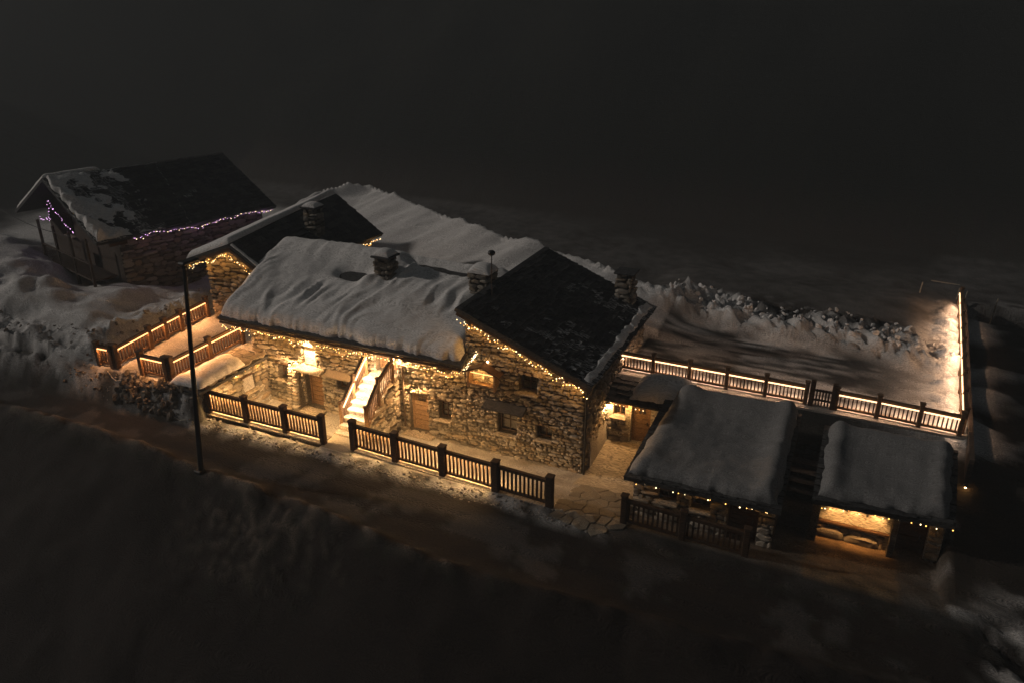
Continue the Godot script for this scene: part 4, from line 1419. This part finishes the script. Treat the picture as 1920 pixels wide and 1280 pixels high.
func build_far_house() -> void:
	var a := deg_to_rad(-16.0)
	var at0 := Vector3(-28.1, 2.1, -2.6)
	var B := Basis(Vector3.UP, a)
	var U := -(B * Vector3.RIGHT)       # along the gable, to the left
	var V := B * Vector3.FORWARD        # along the house, away
	var N := B * Vector3.BACK
	var t := thing("stone_house", "distant snow roofed house with pink and white lights along its eave", "house", at0, "stone buildings of the hamlet")
	var W := 9.4
	var Lh := 9.0
	var O := at0 + U * W
	var wall := wall_core(t, O, -U, N, W, 0.0, [Vector2(0, 4.2), Vector2(W / 2, 6.4), Vector2(W, 4.2)], [Rect2(5.6, 0.3, 1.0, 2.0), Rect2(2.6, 2.9, 1.0, 1.2)], 0.4, M.old_wood)
	door_in(t, O, -U, N, Rect2(5.6, 0.3, 1.0, 1.9), "old_wood", false)
	window_in(t, O, -U, N, Rect2(2.6, 2.9, 1.0, 1.2), 2, 2)
	var O2 := at0
	var side := wall_core(t, O2, V, -U, Lh, 0.0, [Vector2(0, 4.2), Vector2(Lh, 4.2)], [], 0.4, M.mortar)
	stones_on(side, O2, V, -U, Lh, 0.0, [Vector2(0, 4.1), Vector2(Lh, 4.1)], [], Vector2(0.16, 0.32), 220)
	var oh := 0.9
	var fr := N * 1.5
	var e0 := at0 - U * oh + fr + Vector3(0, 4.05, 0)
	var e1 := at0 - U * oh + V * (Lh + 0.5) + Vector3(0, 4.05, 0)
	var r0 := at0 + U * (W / 2) + fr + Vector3(0, 6.75, 0)
	var r1 := at0 + U * (W / 2) + V * (Lh + 0.5) + Vector3(0, 6.75, 0)
	var l0 := at0 + U * (W + oh) + fr + Vector3(0, 4.05, 0)
	var l1 := at0 + U * (W + oh) + V * (Lh + 0.5) + Vector3(0, 4.05, 0)
	var roof := slab(t, "roof", e0, e1, r1, r0, 0.16, M.slate0)
	slab(roof, "left_slope", r0, r1, l1, l0, 0.16, M.slate0)
	slates_on(roof, e0, e1, r1, r0, 0.36, [M.slate0, M.slate1, M.slate2, M.frost], func(a, b): return 0.75 * N1.get_noise_2d(a * 16.0, b * 5.0) + 0.4 * N2.get_noise_2d(a * 22.0, b * 5.0) + 0.45 - a * 1.25)  # frost thins along the roof in place of the light fading
	for k in 7:
		put(roof, "rafter", UB, M.dark_wood, beam(e0.lerp(r0, k / 6.0) - fr * 0.4 + Vector3(0, -0.22, 0), e0.lerp(r0, k / 6.0) - fr * 1.05 + Vector3(0, -0.22, 0), 0.14, 0.18))
	snow_blanket("lumpy snow on the gable end of the distant house roof", e0 + Vector3(0, 0.05, 0), e0.lerp(e1, 0.5) + Vector3(0, 0.05, 0), r0.lerp(r1, 0.6) + Vector3(0, 0.05, 0), r0 + Vector3(0, 0.05, 0), 0.14, 0.25, 0.12, func(u, v): return 0.30 * N2.get_noise_2d(u * 0.55 + v * 0.2, v * 0.35) + 0.16 * N3.get_noise_2d(u * 0.6, v * 0.4) + 0.25 * exp(-u / 0.5) - 0.075 * u, 0.15, 0.25, null, 0.12)
	snow_blanket("snow on the far slope of the distant house", l0 + Vector3(0, 0.02, 0), r0 + Vector3(0, 0.02, 0), r0.lerp(r1, 0.3) + Vector3(0, 0.02, 0), l0.lerp(l1, 0.3) + Vector3(0, 0.02, 0), 0.3, 0.35, 0.3, func(_u, _v): return 0.0, 0.1, 0.1)
	# balcony across the gable
	var b := thing("balcony", "wooden balcony with thin railings on the gable of the distant house", "balcony", at0 + N * 1.0 + Vector3(0, 1.5, 0))
	var base := at0 + Vector3(0, 1.55, 0)
	put(b, "deck", UB, M.old_wood, beam(base + U * 0.8 + N * 0.75, base + U * 7.4 + N * 0.75, 1.3, 0.1))
	put(b, "handrail", UB, M.old_wood, beam(base + U * 0.8 + N * 1.35 + Vector3(0, 0.95, 0), base + U * 7.4 + N * 1.35 + Vector3(0, 0.95, 0), 0.07, 0.07))
	for k in 40:
		var p := base + U * (0.9 + k * 0.165) + N * 1.35
		put(b, "baluster", UB, M.old_wood, beam(p + Vector3(0, 0.05, 0), p + Vector3(0, 0.92, 0), 0.03, 0.03))
	for k in 4:
		var p := base + U * (0.9 + k * 2.15) + N * 1.35
		put(b, "post", UB, M.old_wood, beam(p + Vector3(0, -1.6, 0), p + Vector3(0, 2.4, 0), 0.12, 0.12))

func build_annex() -> void:
	var O := Vector3(0.04, 0.1, -2.8)
	var t := thing("stone_outbuilding", "small lit stone annex with a window and a pale door across the passage", "outbuilding", O, "stone buildings of the hamlet")
	var holes := [Rect2(0.3, 1.3, 0.55, 0.5), Rect2(1.12, 0.08, 0.85, 1.85)]
	var wall := wall_core(t, O, Vector3.RIGHT, Vector3.BACK, 2.75, 0.0, [Vector2(0, 2.2), Vector2(2.75, 2.2)], holes, 0.35, M.plaster)
	stones_on(wall, O, Vector3.RIGHT, Vector3.BACK, 1.08, 0.0, [Vector2(0, 1.1), Vector2(1.08, 1.1)], [], Vector2(0.2, 0.34), 60, 0.0)
	window_in(t, O, Vector3.RIGHT, Vector3.BACK, holes[0], 2, 1, "wood", true, 0.2)
	door_in(t, O, Vector3.RIGHT, Vector3.BACK, holes[1], "honey_wood", true, 0.28)
	var A := Vector3(-0.0 + 0.04, 2.32, -2.35)
	var B := Vector3(2.8, 2.32, -2.35)
	var C := Vector3(2.8, 2.75, -4.1)
	var D := Vector3(0.04, 2.75, -4.1)
	var roof := slab(t, "roof", A, B, C, D, 0.1, M.slate0)
	slates_on(roof, A, B, C, D, 0.4, [M.slate0, M.slate1, M.slate2])
	wall_lamp("small wall lamp at the inner corner of the passage", Vector3(0.12, 1.95, -2.72), Vector3(0.5, 0, 0.866), 0.2, WARM2, 0.045)
	snow_blanket("rounded tongue of snow on the little annex roof", Vector3(1.0, 2.42, -2.5), Vector3(3.2, 2.6, -2.3), Vector3(3.6, 2.95, -4.25), Vector3(1.2, 2.8, -4.2), 0.55, 0.85, 0.1, func(u, v): return 0.08 * N1.get_noise_2d(u * 3.0, v * 3.0), 0.15, 0.15)

func build_sheds() -> void:
	var t := thing("stone_outbuilding", "stone shed under a broad snow blanket, nearest the dark stair gap", "outbuilding", Vector3(2.8, 0.4, 2.6), "stone buildings of the hamlet")
	var O := Vector3(2.85, 0.4, 2.6)
	var holes := [Rect2(0.95, 1.03, 0.62, 0.45), Rect2(2.12, 1.03, 0.64, 0.45), Rect2(3.4, 0.05, 1.0, 1.5)]
	var wall := wall_core(t, O, Vector3.RIGHT, Vector3.BACK, 4.95, 0.0, [Vector2(0, 1.95), Vector2(4.95, 1.95)], holes, 0.4, M.mortar)
	stones_on(wall, O, Vector3.RIGHT, Vector3.BACK, 4.95, 0.0, [Vector2(0, 1.9), Vector2(4.95, 1.9)], holes, Vector2(0.13, 0.24), 160)
	window_in(t, O, Vector3.RIGHT, Vector3.BACK, holes[0], 2, 1)
	window_in(t, O, Vector3.RIGHT, Vector3.BACK, holes[1], 2, 1)
	door_in(t, O, Vector3.RIGHT, Vector3.BACK, holes[2], "dark_wood", false)
	var st := begin()
	add_box(st, Vector3(2.85, 0.2, -3.2), Vector3(3.2, 2.3, 2.2))
	add_box(st, Vector3(7.45, 0.2, -3.3), Vector3(7.8, 2.3, 2.2))
	put(t, "wall", st.commit(), M.mortar)
	var A := Vector3(2.62, 2.42, 3.2)
	var B := Vector3(7.96, 2.42, 3.1)
	var C := Vector3(7.9, 2.78, -3.5)
	var D := Vector3(2.62, 2.78, -3.3)
	var roof := slab(t, "roof", A, B, C, D, 0.16, M.slate0)
	slates_on(roof, A, B, C, D, 0.45, [M.slate0, M.slate1])
	var fold := func(u: float, v: float) -> float:
		var e := 0.26 * exp(-pow((4.75 - u) / 0.5, 2.0)) + 0.12 * exp(-pow((u - 0.5) / 0.5, 2.0)) + 0.07 * exp(-pow((v - 0.7) / 0.6, 2.0))
		e += 0.30 * exp(-pow((v - 5.9) / 0.6, 2.0)) - 0.20 * exp(-pow((u - 3.1) / 1.3, 2.0) - pow((v - 3.6) / 1.5, 2.0))
		return e + 0.07 * N1.get_noise_2d(u * 1.4, v * 1.2) + 0.03 * N2.get_noise_2d(u * 1.6, v * 1.4) + 0.03 * N2.get_noise_2d(u * 3.0, v * 0.8) * ss(4.0, 5.2, u)
	snow_blanket("broad sagging snow blanket on the shed roof left of the dark gap", A + Vector3(0.03, 0.06, -0.1), B + Vector3(-0.1, 0.06, -0.1), C + Vector3(-0.1, 0.06, 0.0), D + Vector3(0.4, 0.06, 0.0), 0.27, 0.5, 0.11, fold, 0.18, 0.12, M.shaded_snow)
	# second shed with a lit open bay
	var s := thing("stone_outbuilding", "open fronted stone shed with three spotlights over its bay, right of the dark gap", "outbuilding", Vector3(8.85, 0.3, 1.0), "stone buildings of the hamlet")
	var O2 := Vector3(8.9, 0.2, 1.0)
	var h2 := [Rect2(2.75, 0.1, 0.9, 1.6)]
	var wall2 := wall_core(s, O2, Vector3.RIGHT, Vector3.BACK, 4.1, 0.0, [Vector2(0, 2.2), Vector2(4.1, 2.2)], h2, 0.35, M.plaster)
	stones_on(wall2, O2, Vector3.RIGHT, Vector3.BACK, 2.4, 0.0, [Vector2(0, 0.85), Vector2(2.4, 0.85)], [], Vector2(0.16, 0.3), 100, 0.0)
	stones_on(wall2, O2 + Vector3(2.6, 0, 0), Vector3.RIGHT, Vector3.BACK, 1.5, 0.0, [Vector2(0, 2.1), Vector2(1.5, 2.1)], [Rect2(0.15, 0.1, 0.9, 1.6)], Vector2(0.16, 0.3), 100, 0.0)
	door_in(s, O2, Vector3.RIGHT, Vector3.BACK, h2[0], "dark_wood", false)
	put(s, "beam", cbox(Vector3(2.35, 0.09, 0.14), 0.015), M.dark_wood, at(Vector3(10.3, 1.14, 1.08)))
	put(s, "pillar", UB, M.mortar, span(Vector3(8.88, 0.2, 1.01), Vector3(9.14, 2.2, 1.5)))
	put(s, "pillar", UB, M.mortar, span(Vector3(11.42, 0.2, 1.01), Vector3(11.6, 2.2, 1.4)))
	var st2 := begin()
	add_box(st2, Vector3(8.9, 0.2, -2.9), Vector3(9.2, 2.3, 0.64))
	add_box(st2, Vector3(12.7, 0.2, -2.9), Vector3(13.0, 2.3, 0.64))
	put(s, "wall", st2.commit(), M.mortar)
	var A2 := Vector3(8.82, 2.42, 1.95)
	var B2 := Vector3(13.15, 2.42, 1.6)
	var C2 := Vector3(13.4, 2.75, -3.0)
	var D2 := Vector3(8.8, 2.75, -3.0)
	var roof2 := slab(s, "roof", A2, B2, C2, D2, 0.16, M.slate0)
	slates_on(roof2, A2, B2, C2, D2, 0.45, [M.slate0, M.slate1])
	for x in [9.65, 10.3, 10.95]:
		var lamp := CylinderMesh.new()
		lamp.top_radius = 0.04
		lamp.bottom_radius = 0.05
		lamp.height = 0.08
		put(s, "spotlight", lamp, M.metal, at(Vector3(x, 2.2, 1.35)))
		var disc := CylinderMesh.new()
		disc.top_radius = 0.04
		disc.bottom_radius = 0.04
		disc.height = 0.008
		put(s, "spotlight_lens", disc, M.lamp_glow, at(Vector3(x, 2.154, 1.35)))
		spot(Vector3(x, 2.14, 1.35), Vector3(x, 1.2, 1.0), 36.0, 4.0, Color(1, 0.72, 0.42), 0.03, 0.9)
	var fold2 := func(u: float, v: float) -> float:
		var e := 0.16 * exp(-pow((u - 0.35) / 0.35, 2.0)) + 0.14 * exp(-pow((4.0 - u) / 0.35, 2.0)) + 0.08 * exp(-pow((v - 0.6) / 0.5, 2.0)) + 0.20 * exp(-pow((v - 4.2) / 0.45, 2.0))
		e -= 0.12 * exp(-pow((u - 1.8) / 1.1, 2.0) - pow((v - 2.8) / 1.1, 2.0))
		return e + 0.04 * N1.get_noise_2d(u * 1.4 + 40.0, v * 1.1) + 0.02 * N2.get_noise_2d(u * 2.4, v * 0.4)
	snow_blanket("flat snow blanket on the shed roof right of the dark gap", A2 + Vector3(0.1, 0.06, -0.12), B2 + Vector3(-0.12, 0.06, -0.12), C2 + Vector3(-0.12, 0.06, 0.02), D2 + Vector3(0.12, 0.06, 0.02), 0.2, 0.45, 0.11, fold2, 0.16, 0.14, M.shaded_snow)

func build_terrace_walls() -> void:
	var w := thing("retaining_wall", "stone retaining wall under the long lit terrace railing", "wall", Vector3(0.4, 0, -4.3))
	var core := wall_core(w, Vector3(0.1, 0.0, -4.3), Vector3.RIGHT, Vector3.BACK, 13.7, 0.0, [Vector2(0, 2.62), Vector2(13.7, 2.62)], [], 0.5, M.mortar)
	put(w, "coping", UB, M.dirty_snow, span(Vector3(0.1, 2.625, -4.75), Vector3(13.8, 2.71, -4.2)))
	# stair in the dark gap between the sheds
	var s := thing("staircase", "dark stone steps in the narrow gap between the two sheds", "stairs", Vector3(8.35, 0.4, 2.0))
	for k in 6:
		put(s, "step", UB, slate_mats[2], span(Vector3(7.86, 0.0, -4.25), Vector3(8.84, 0.35 + k * 0.18, -1.6 - k * 0.45)))
	var y := thing("retaining_wall", "stone retaining wall under the timber railing of the sunken yard", "wall", Vector3(-16.0, 0, 3.7))
	var yc := wall_core(y, Vector3(-16.1, -0.1, 3.75), Vector3.RIGHT, Vector3.FORWARD, 6.15, 0.0, [Vector2(0, 1.22), Vector2(6.15, 1.22)], [], -0.35, M.mortar)
	put(y, "coping", UB, M.pale_stone, span(Vector3(-16.1, 1.125, 3.68), Vector3(-9.95, 1.19, 4.2)))
	var k2 := thing("kerb_wall", "low stone kerb under the railing of the right yard", "wall", Vector3(-8.4, 1.0, 4.0))
	put(k2, "kerb", UB, M.pale_stone, beam(Vector3(-8.4, 1.02, 3.86), Vector3(0.3, 1.02, 4.3), 0.34, 0.26))
	# boundary wall on the far right
	var f := thing("boundary_wall", "rust coloured boundary wall running back along the right fence", "wall", Vector3(14.0, 1.0, -8.0))
	put(f, "wall_face", UB, M.old_wood, beam(Vector3(13.78, 1.9, -2.2), Vector3(14.65, 1.9, -20.5), 0.16, 2.0))

func build_railings() -> void:
	var o := Color(1.0, 0.68, 0.42)
	# left path
	railing("timber_railing", "timber railing on the far side of the upper path, LED lit, left of the houses", [Vector3(-21.3, 2.38, 4.1), Vector3(-21.65, 2.38, 1.85), Vector3(-21.8, 2.38, 0.75), Vector3(-21.95, 2.38, -0.4), Vector3(-22.15, 2.38, -2.4)], 0.98, Vector3(1, 0, 0), [true, true, true, true], 0.24, 0.2, [0.24, 0.07], "timber railings", "wood", o)
	railing("timber_railing", "very short LED lit railing closing the front end of the upper path", [Vector3(-22.3, 2.38, 4.2), Vector3(-21.5, 2.38, 4.15)], 0.98, Vector3(0, 0, 1), [true], 0.24, 0.18, [0.22, 0.07], "timber railings", "wood", o)
	railing("timber_railing", "timber railing between the upper path and the snowy lean-to roof, LED lit", [Vector3(-17.95, 2.38, 4.05), Vector3(-18.0, 2.38, 1.7), Vector3(-18.05, 2.38, -0.5)], 0.98, Vector3(1, 0, 0), [true, true], 0.24, 0.17, [0.24, 0.06], "timber railings", "wood", o)
	railing("timber_railing", "short LED lit railing at the end of the path above the dark rocks", [Vector3(-19.65, 2.38, 4.12), Vector3(-18.15, 2.38, 4.1)], 0.98, Vector3(0, 0, 1), [true], 0.24, 0.17, [0.24, 0.06], "timber railings", "wood", o)
	# sunken yard and right yard
	railing("timber_railing", "dark timber railing along the lane before the sunken left yard", [Vector3(-16.1, 1.2, 4.0), Vector3(-13.95, 1.2, 4.0), Vector3(-11.85, 1.2, 4.0), Vector3(-9.92, 1.2, 4.0)], 1.05, Vector3(0, 0, -1), [true, true, true], 1.1, 0.165, [0.24, 0.065], "timber railings", "dark_wood", Color(1, 0.78, 0.5), "led_glow", 0.25, Vector3(0, 0, -0.3))
	railing("timber_railing", "dark timber railing along the lane before the right yard, from the stairs to the passage", [Vector3(-8.5, 1.15, 3.86), Vector3(-6.45, 1.15, 3.96), Vector3(-4.25, 1.15, 4.07), Vector3(-1.95, 1.15, 4.19), Vector3(0.25, 1.15, 4.3)], 1.1, Vector3(0, 0, -1), [true, true, true, false], 0.8, 0.165, [0.26, 0.065], "timber railings", "dark_wood", Color(1, 0.78, 0.5), "led_glow", 0.25, Vector3(0, 0, -0.12))
	railing("timber_railing", "unlit dark timber railing before the shed with the snow blanket", [Vector3(2.95, 1.1, 4.1), Vector3(5.0, 1.05, 4.1), Vector3(7.1, 1.0, 4.1)], 1.0, Vector3(0, 0, -1), [false, false], 0.0, 0.17, [0.22, 0.065], "timber railings", "dark_wood")
	# terrace
	var v := Color(1.0, 0.80, 0.64)
	var vp: Array = []
	for k in 6:
		vp.append(Vector3(-0.1 + k * 1.6, 2.68, -4.72 + k * 0.02))
	railing("timber_railing", "long terrace railing with a bright LED strip left of the small gate", vp, 0.86, Vector3(0, 0, 1), [true, true, true, true, true], 0.36, 0.15, [0.17, 0.05], "timber railings", "wood", v, "led_white", 0.25, Vector3(0, 0, -0.15))
	var vq: Array = [Vector3(9.05, 2.68, -4.6), Vector3(10.6, 2.68, -4.55), Vector3(12.1, 2.68, -4.45), Vector3(13.5, 2.68, -4.35)]
	railing("timber_railing", "terrace railing with a bright LED strip right of the small gate", vq, 0.86, Vector3(0, 0, 1), [true, true, true], 0.36, 0.15, [0.17, 0.05], "timber railings", "wood", v, "led_white", 0.25, Vector3(0, 0, -0.15))
	var g := thing("terrace_gate", "small unlit timber gate between the two lit terrace railings", "gate", Vector3(8.1, 2.68, -4.6))
	for x in [8.12, 8.95]:
		put(g, "gate_post", cbox(Vector3(0.2, 1.25, 0.2), 0.02), M.dark_wood, at(Vector3(x, 3.2, -4.6)))
	for y in [3.0, 3.42]:
		put(g, "cross_rail", UB, M.dark_wood, span(Vector3(8.22, y - 0.04, -4.63), Vector3(8.85, y + 0.04, -4.57)))
	for k in 5:
		put(g, "slat", UB, M.dark_wood, span(Vector3(8.27 + k * 0.115, 2.8, -4.57 + 0.002), Vector3(8.33 + k * 0.115, 3.5, -4.54)))
	var wq: Array = []
	for k in 9:
		wq.append(Vector3(13.6 + k * 0.09, 2.68, -4.6 - k * 1.9))
	railing("timber_railing", "long fence running back along the right edge of the terrace, lit from below its rail", wq, 0.95, Vector3(-1, 0, 0), [true, true, true, true, true, true, true, true], 0.18, 0.19, [0.17, 0.055], "timber railings", "wood", Color(1.0, 0.79, 0.62), "led_white")

func build_paving() -> void:
	var p := thing("paving", "irregular frosted flagstones of the passage between the gable wall and the shed", "paving", Vector3(1.5, 0.8, 2.5))
	flags(p, [Vector2(0.1, 1.2), Vector2(2.7, 1.0), Vector2(3.4, 4.6), Vector2(2.2, 5.3), Vector2(0.4, 4.9)], func(x, z): return maxf(ground_at(x, z), ground_at(x, minf(z, 4.25))) + 0.045, 0.55, "flagstone", [M.flagstone, M.flagstone2, M.flagstone], 17, 0.06, 0.022)
	var i := thing("ice_sheet", "trodden sheet of ice and snow between the lit annex and the gable wall", "ice")
	var pos := PackedVector3Array()
	for j in 21:
		for k in 17:
			var x := 0.1 + 2.75 * k / 16.0
			var z := -2.78 + 4.2 * j / 20.0
			pos.append(Vector3(x, ground_at(x, z) + 0.012 + 0.03 * (0.5 + N2.get_noise_2d(x * 2, z * 2)) * (1.0 - j / 20.0), z))
	put(i, "ice_surface", sheet(pos, 17, 21), M.ice)

func build_fairy_lights() -> void:
	var w := ["bulb_glow", "bulb_white"]
	string_lights("fairy_lights", "dense warm string of lights under the long eave of the main roof", [Vector3(-18.0, 3.86, 0.78), Vector3(-12.0, 3.84, 0.78), Vector3(-5.2, 3.84, 0.78)], 0.2, 10.0, w, 0.011, GOLD)
	string_lights("fairy_lights", "golden string of lights along the sloping edge of the dark gable roof", [Vector3(-5.3, 6.3, 0.72), Vector3(-2.4, 5.14, 0.72), Vector3(0.36, 4.04, 0.72)], 0.2, 14.0, w, 0.008, GOLD)
	string_lights("fairy_lights", "short bundle of lights climbing the stones at the end of the long eave", [Vector3(-5.15, 3.9, 0.6), Vector3(-4.9, 4.3, 0.25), Vector3(-4.7, 4.75, 0.2)], 0.15, 40.0, ["bulb_white"], 0.006, GOLD)
	string_lights("fairy_lights", "string of lights under the front gable of the house behind", [Vector3(-22.3, 5.42, -1.75), Vector3(-19.5, 6.42, -1.75), Vector3(-17.1, 5.2, -1.65)], 0.16, 12.0, w, 0.007, GOLD)
	string_lights("fairy_lights", "string of lights under the rear corner of the house behind", [Vector3(-16.55, 5.3, -9.0), Vector3(-16.25, 5.32, -10.4)], 0.1, 14.0, w, 0.006, GOLD)
	string_lights("fairy_lights", "lights hidden under the slab edge of the snowy lean-to", [Vector3(-16.1, 2.24, 4.4), Vector3(-16.1, 2.24, 0.3)], 0.08, 10.0, w, 0.012, Color(1.0, 0.75, 0.36))
	string_lights("fairy_lights", "sparse lights under the eave of the shed with the sagging snow", [Vector3(2.8, 2.26, 3.16), Vector3(7.85, 2.26, 3.06)], 0.05, 3.6, w, 0.0007, GOLD)
	string_lights("fairy_lights", "sparse lights under the eave of the open fronted shed", [Vector3(8.9, 2.25, 1.92), Vector3(13.1, 2.25, 1.58)], 0.05, 3.6, w, 0.0007, GOLD)
	string_lights("fairy_lights", "few lights along the little annex eave", [Vector3(0.2, 2.2, -2.32), Vector3(1.9, 2.2, -2.32)], 0.05, 5.0, w, 0.01, GOLD)
	var a := deg_to_rad(-16.0)
	var B := Basis(Vector3.UP, a)
	var U := -(B * Vector3.RIGHT)
	var V := B * Vector3.FORWARD
	var N := B * Vector3.BACK
	var at0 := Vector3(-28.1, 2.1, -2.6)
	var pts: Array = []
	for k in range(0, 9):
		pts.append(at0 - U * 0.95 + V * (k * 1.1 + 0.4) + Vector3(0, 3.98 + 0.12 * sin(k * 1.3), 0))
	string_lights("fairy_lights", "pink and white string of lights along the right eave of the distant house", pts, 0.12, 9.0, ["bulb_pink", "bulb_pink", "bulb_white"], 0.0004, Color(0.9, 0.6, 1.0))
	var g0 := at0 + N * 1.3
	string_lights("fairy_lights", "pink lights tangled in the gable of the distant house", [g0 + U * 7.0 + Vector3(0, 4.3, 0), g0 + U * 5.6 + Vector3(0, 4.2, 0), g0 + U * 5.2 + Vector3(0, 5.4, 0), g0 + U * 3.6 + Vector3(0, 4.6, 0), g0 + U * 2.4 + Vector3(0, 4.0, 0)], 0.12, 7.0, ["bulb_pink"], 0.0003, Color(0.9, 0.6, 1.0))

func build_small_things() -> void:
	# street lamp, unlit
	var p := thing("street_lamp", "tall unlit street lamp on the lane before the lean-to", "street lamp", Vector3(-12.67, 1.2, 8.0))
	var st := begin()
	var a := Vector3(-12.67, 0.9, 8.0)
	var b := Vector3(-11.64, 9.75, 8.0)
	var pole := CylinderMesh.new()
	pole.top_radius = 0.065
	pole.bottom_radius = 0.11
	pole.height = 8.9
	put(p, "pole", pole, M.metal, Transform3D(Basis(Vector3(0, 0, 1), -0.1158), (a + b) / 2))
	put(p, "base", cbox(Vector3(0.34, 0.5, 0.34), 0.04), M.metal, at(Vector3(-12.67, 1.2, 8.0)))
	put(p, "lamp_head", cbox(Vector3(0.32, 0.12, 0.75), 0.05), M.metal, at(Vector3(-11.64, 9.78, 7.8)))
	put(p, "lamp_bracket", cbox(Vector3(0.16, 0.2, 0.16), 0.03), M.metal, at(Vector3(-11.64, 9.66, 8.0)))
	# antenna
	var an := thing("roof_antenna", "thin roof mast with a small round dish by the wide chimney", "antenna", Vector3(-4.85, 6.4, -1.6))
	put(an, "mast", tube([Vector3(-4.85, 6.3, -1.6), Vector3(-4.85, 8.3, -1.6)], 0.022, 6), M.copper)
	var ball := SphereMesh.new()
	ball.radius = 0.16
	ball.height = 0.24
	put(an, "dish", ball, M.metal, at(Vector3(-4.85, 8.34, -1.6)))
	# overhead cable on the left
	var c := thing("overhead_cable", "thin overhead cable sagging towards the distant house", "cable", Vector3(-40, 6.3, -3.5))
	var pts: Array = []
	for k in 13:
		var f := k / 12.0
		pts.append(Vector3(lerpf(-44, -31, f), lerpf(6.6, 5.9, f) - 0.5 * sin(f * PI), lerpf(-5.2, -1.9, f)))
	put(c, "wire", tube(pts, 0.02, 5), M.cable)
	# hose along the verge on the left
	var hs := thing("ground_cable", "pale cable lying along the verge below the upper path", "cable", Vector3(-19, 1.3, 4.8))
	var hp: Array = []
	for k in 16:
		var f := k / 15.0
		var x := lerpf(-21.5, -16.3, f)
		var z := lerpf(4.5, 5.1, f) + 0.12 * sin(f * 9.0)
		hp.append(Vector3(x, ground_at(x, z) + 0.04, z))
	put(hs, "cable_run", tube(hp, 0.025, 5), M.plaster)
	# lamp on the end post of the right fence
	wall_lamp("tiny golden lamp on the wall end below the right fence", Vector3(13.75, 1.9, -2.1), Vector3(0, 0, 1), 0.006, GOLD, 0.035)
	# snow poles behind the terrace
	for k in 4:
		var x: float = [12.4, 14.25, 14.6, 16.0][k]
		var z: float = [-21.6, -21.3, -20.9, -20.2][k]
		var sp := thing("snow_pole", "thin pale marker pole behind the terrace, %s" % ["leftmost of four", "at the end of the low rail", "just behind the far fence end", "rightmost of four"][k], "pole", Vector3(x, 2.5, z), "snow marker poles")
		put(sp, "pole_shaft", tube([Vector3(x, 1.5, z), Vector3(x + 0.12, 3.3, z)], 0.035, 5), M.pale_stone)
	var rl := thing("low_rail", "low pale rail between two marker poles behind the terrace", "rail", Vector3(13.4, 3.3, -21.3))
	put(rl, "rail_bar", tube([Vector3(12.9, 3.5, -21.4), Vector3(14.3, 3.5, -21.2)], 0.03, 5), M.pale_stone)
	# broken snow on the banks
	clods("snow_clods", 420, func():
		var x := rf(0.0, 13.6)
		var lo := lerpf(-10.9, -9.9, ss(2, 12, x))
		var z := lo - 1.2 - absf(rng.randfn(0.0, 1.3))
		return [Vector2(x, z), rf(0.08, 0.34) * (1.3 if rng.randf() < 0.1 else 0.8)] if z > -18 else null, M.snow)
	clods("snow_clods", 130, func():
		var x := rf(-24.2, -22.4) if rng.randf() < 0.6 else rf(-31.0, -22.5)
		var z := rf(-5.0, 4.2) if x > -24.3 else rf(2.6, 4.6)
		return [Vector2(x, z), rf(0.08, 0.25)], M.dirty_snow)
	clods("snow_clods", 450, func():
		var x := rf(-24.0, 2.0)
		return [Vector2(x, rf(4.4, 5.2)), rf(0.06, 0.2)], M.dirty_snow)
	clods("dark_rocks", 160, func():
		return [Vector2(rf(-20.5, -17.0), rf(4.3, 5.2)), rf(0.2, 0.5)], stone_mats[3])
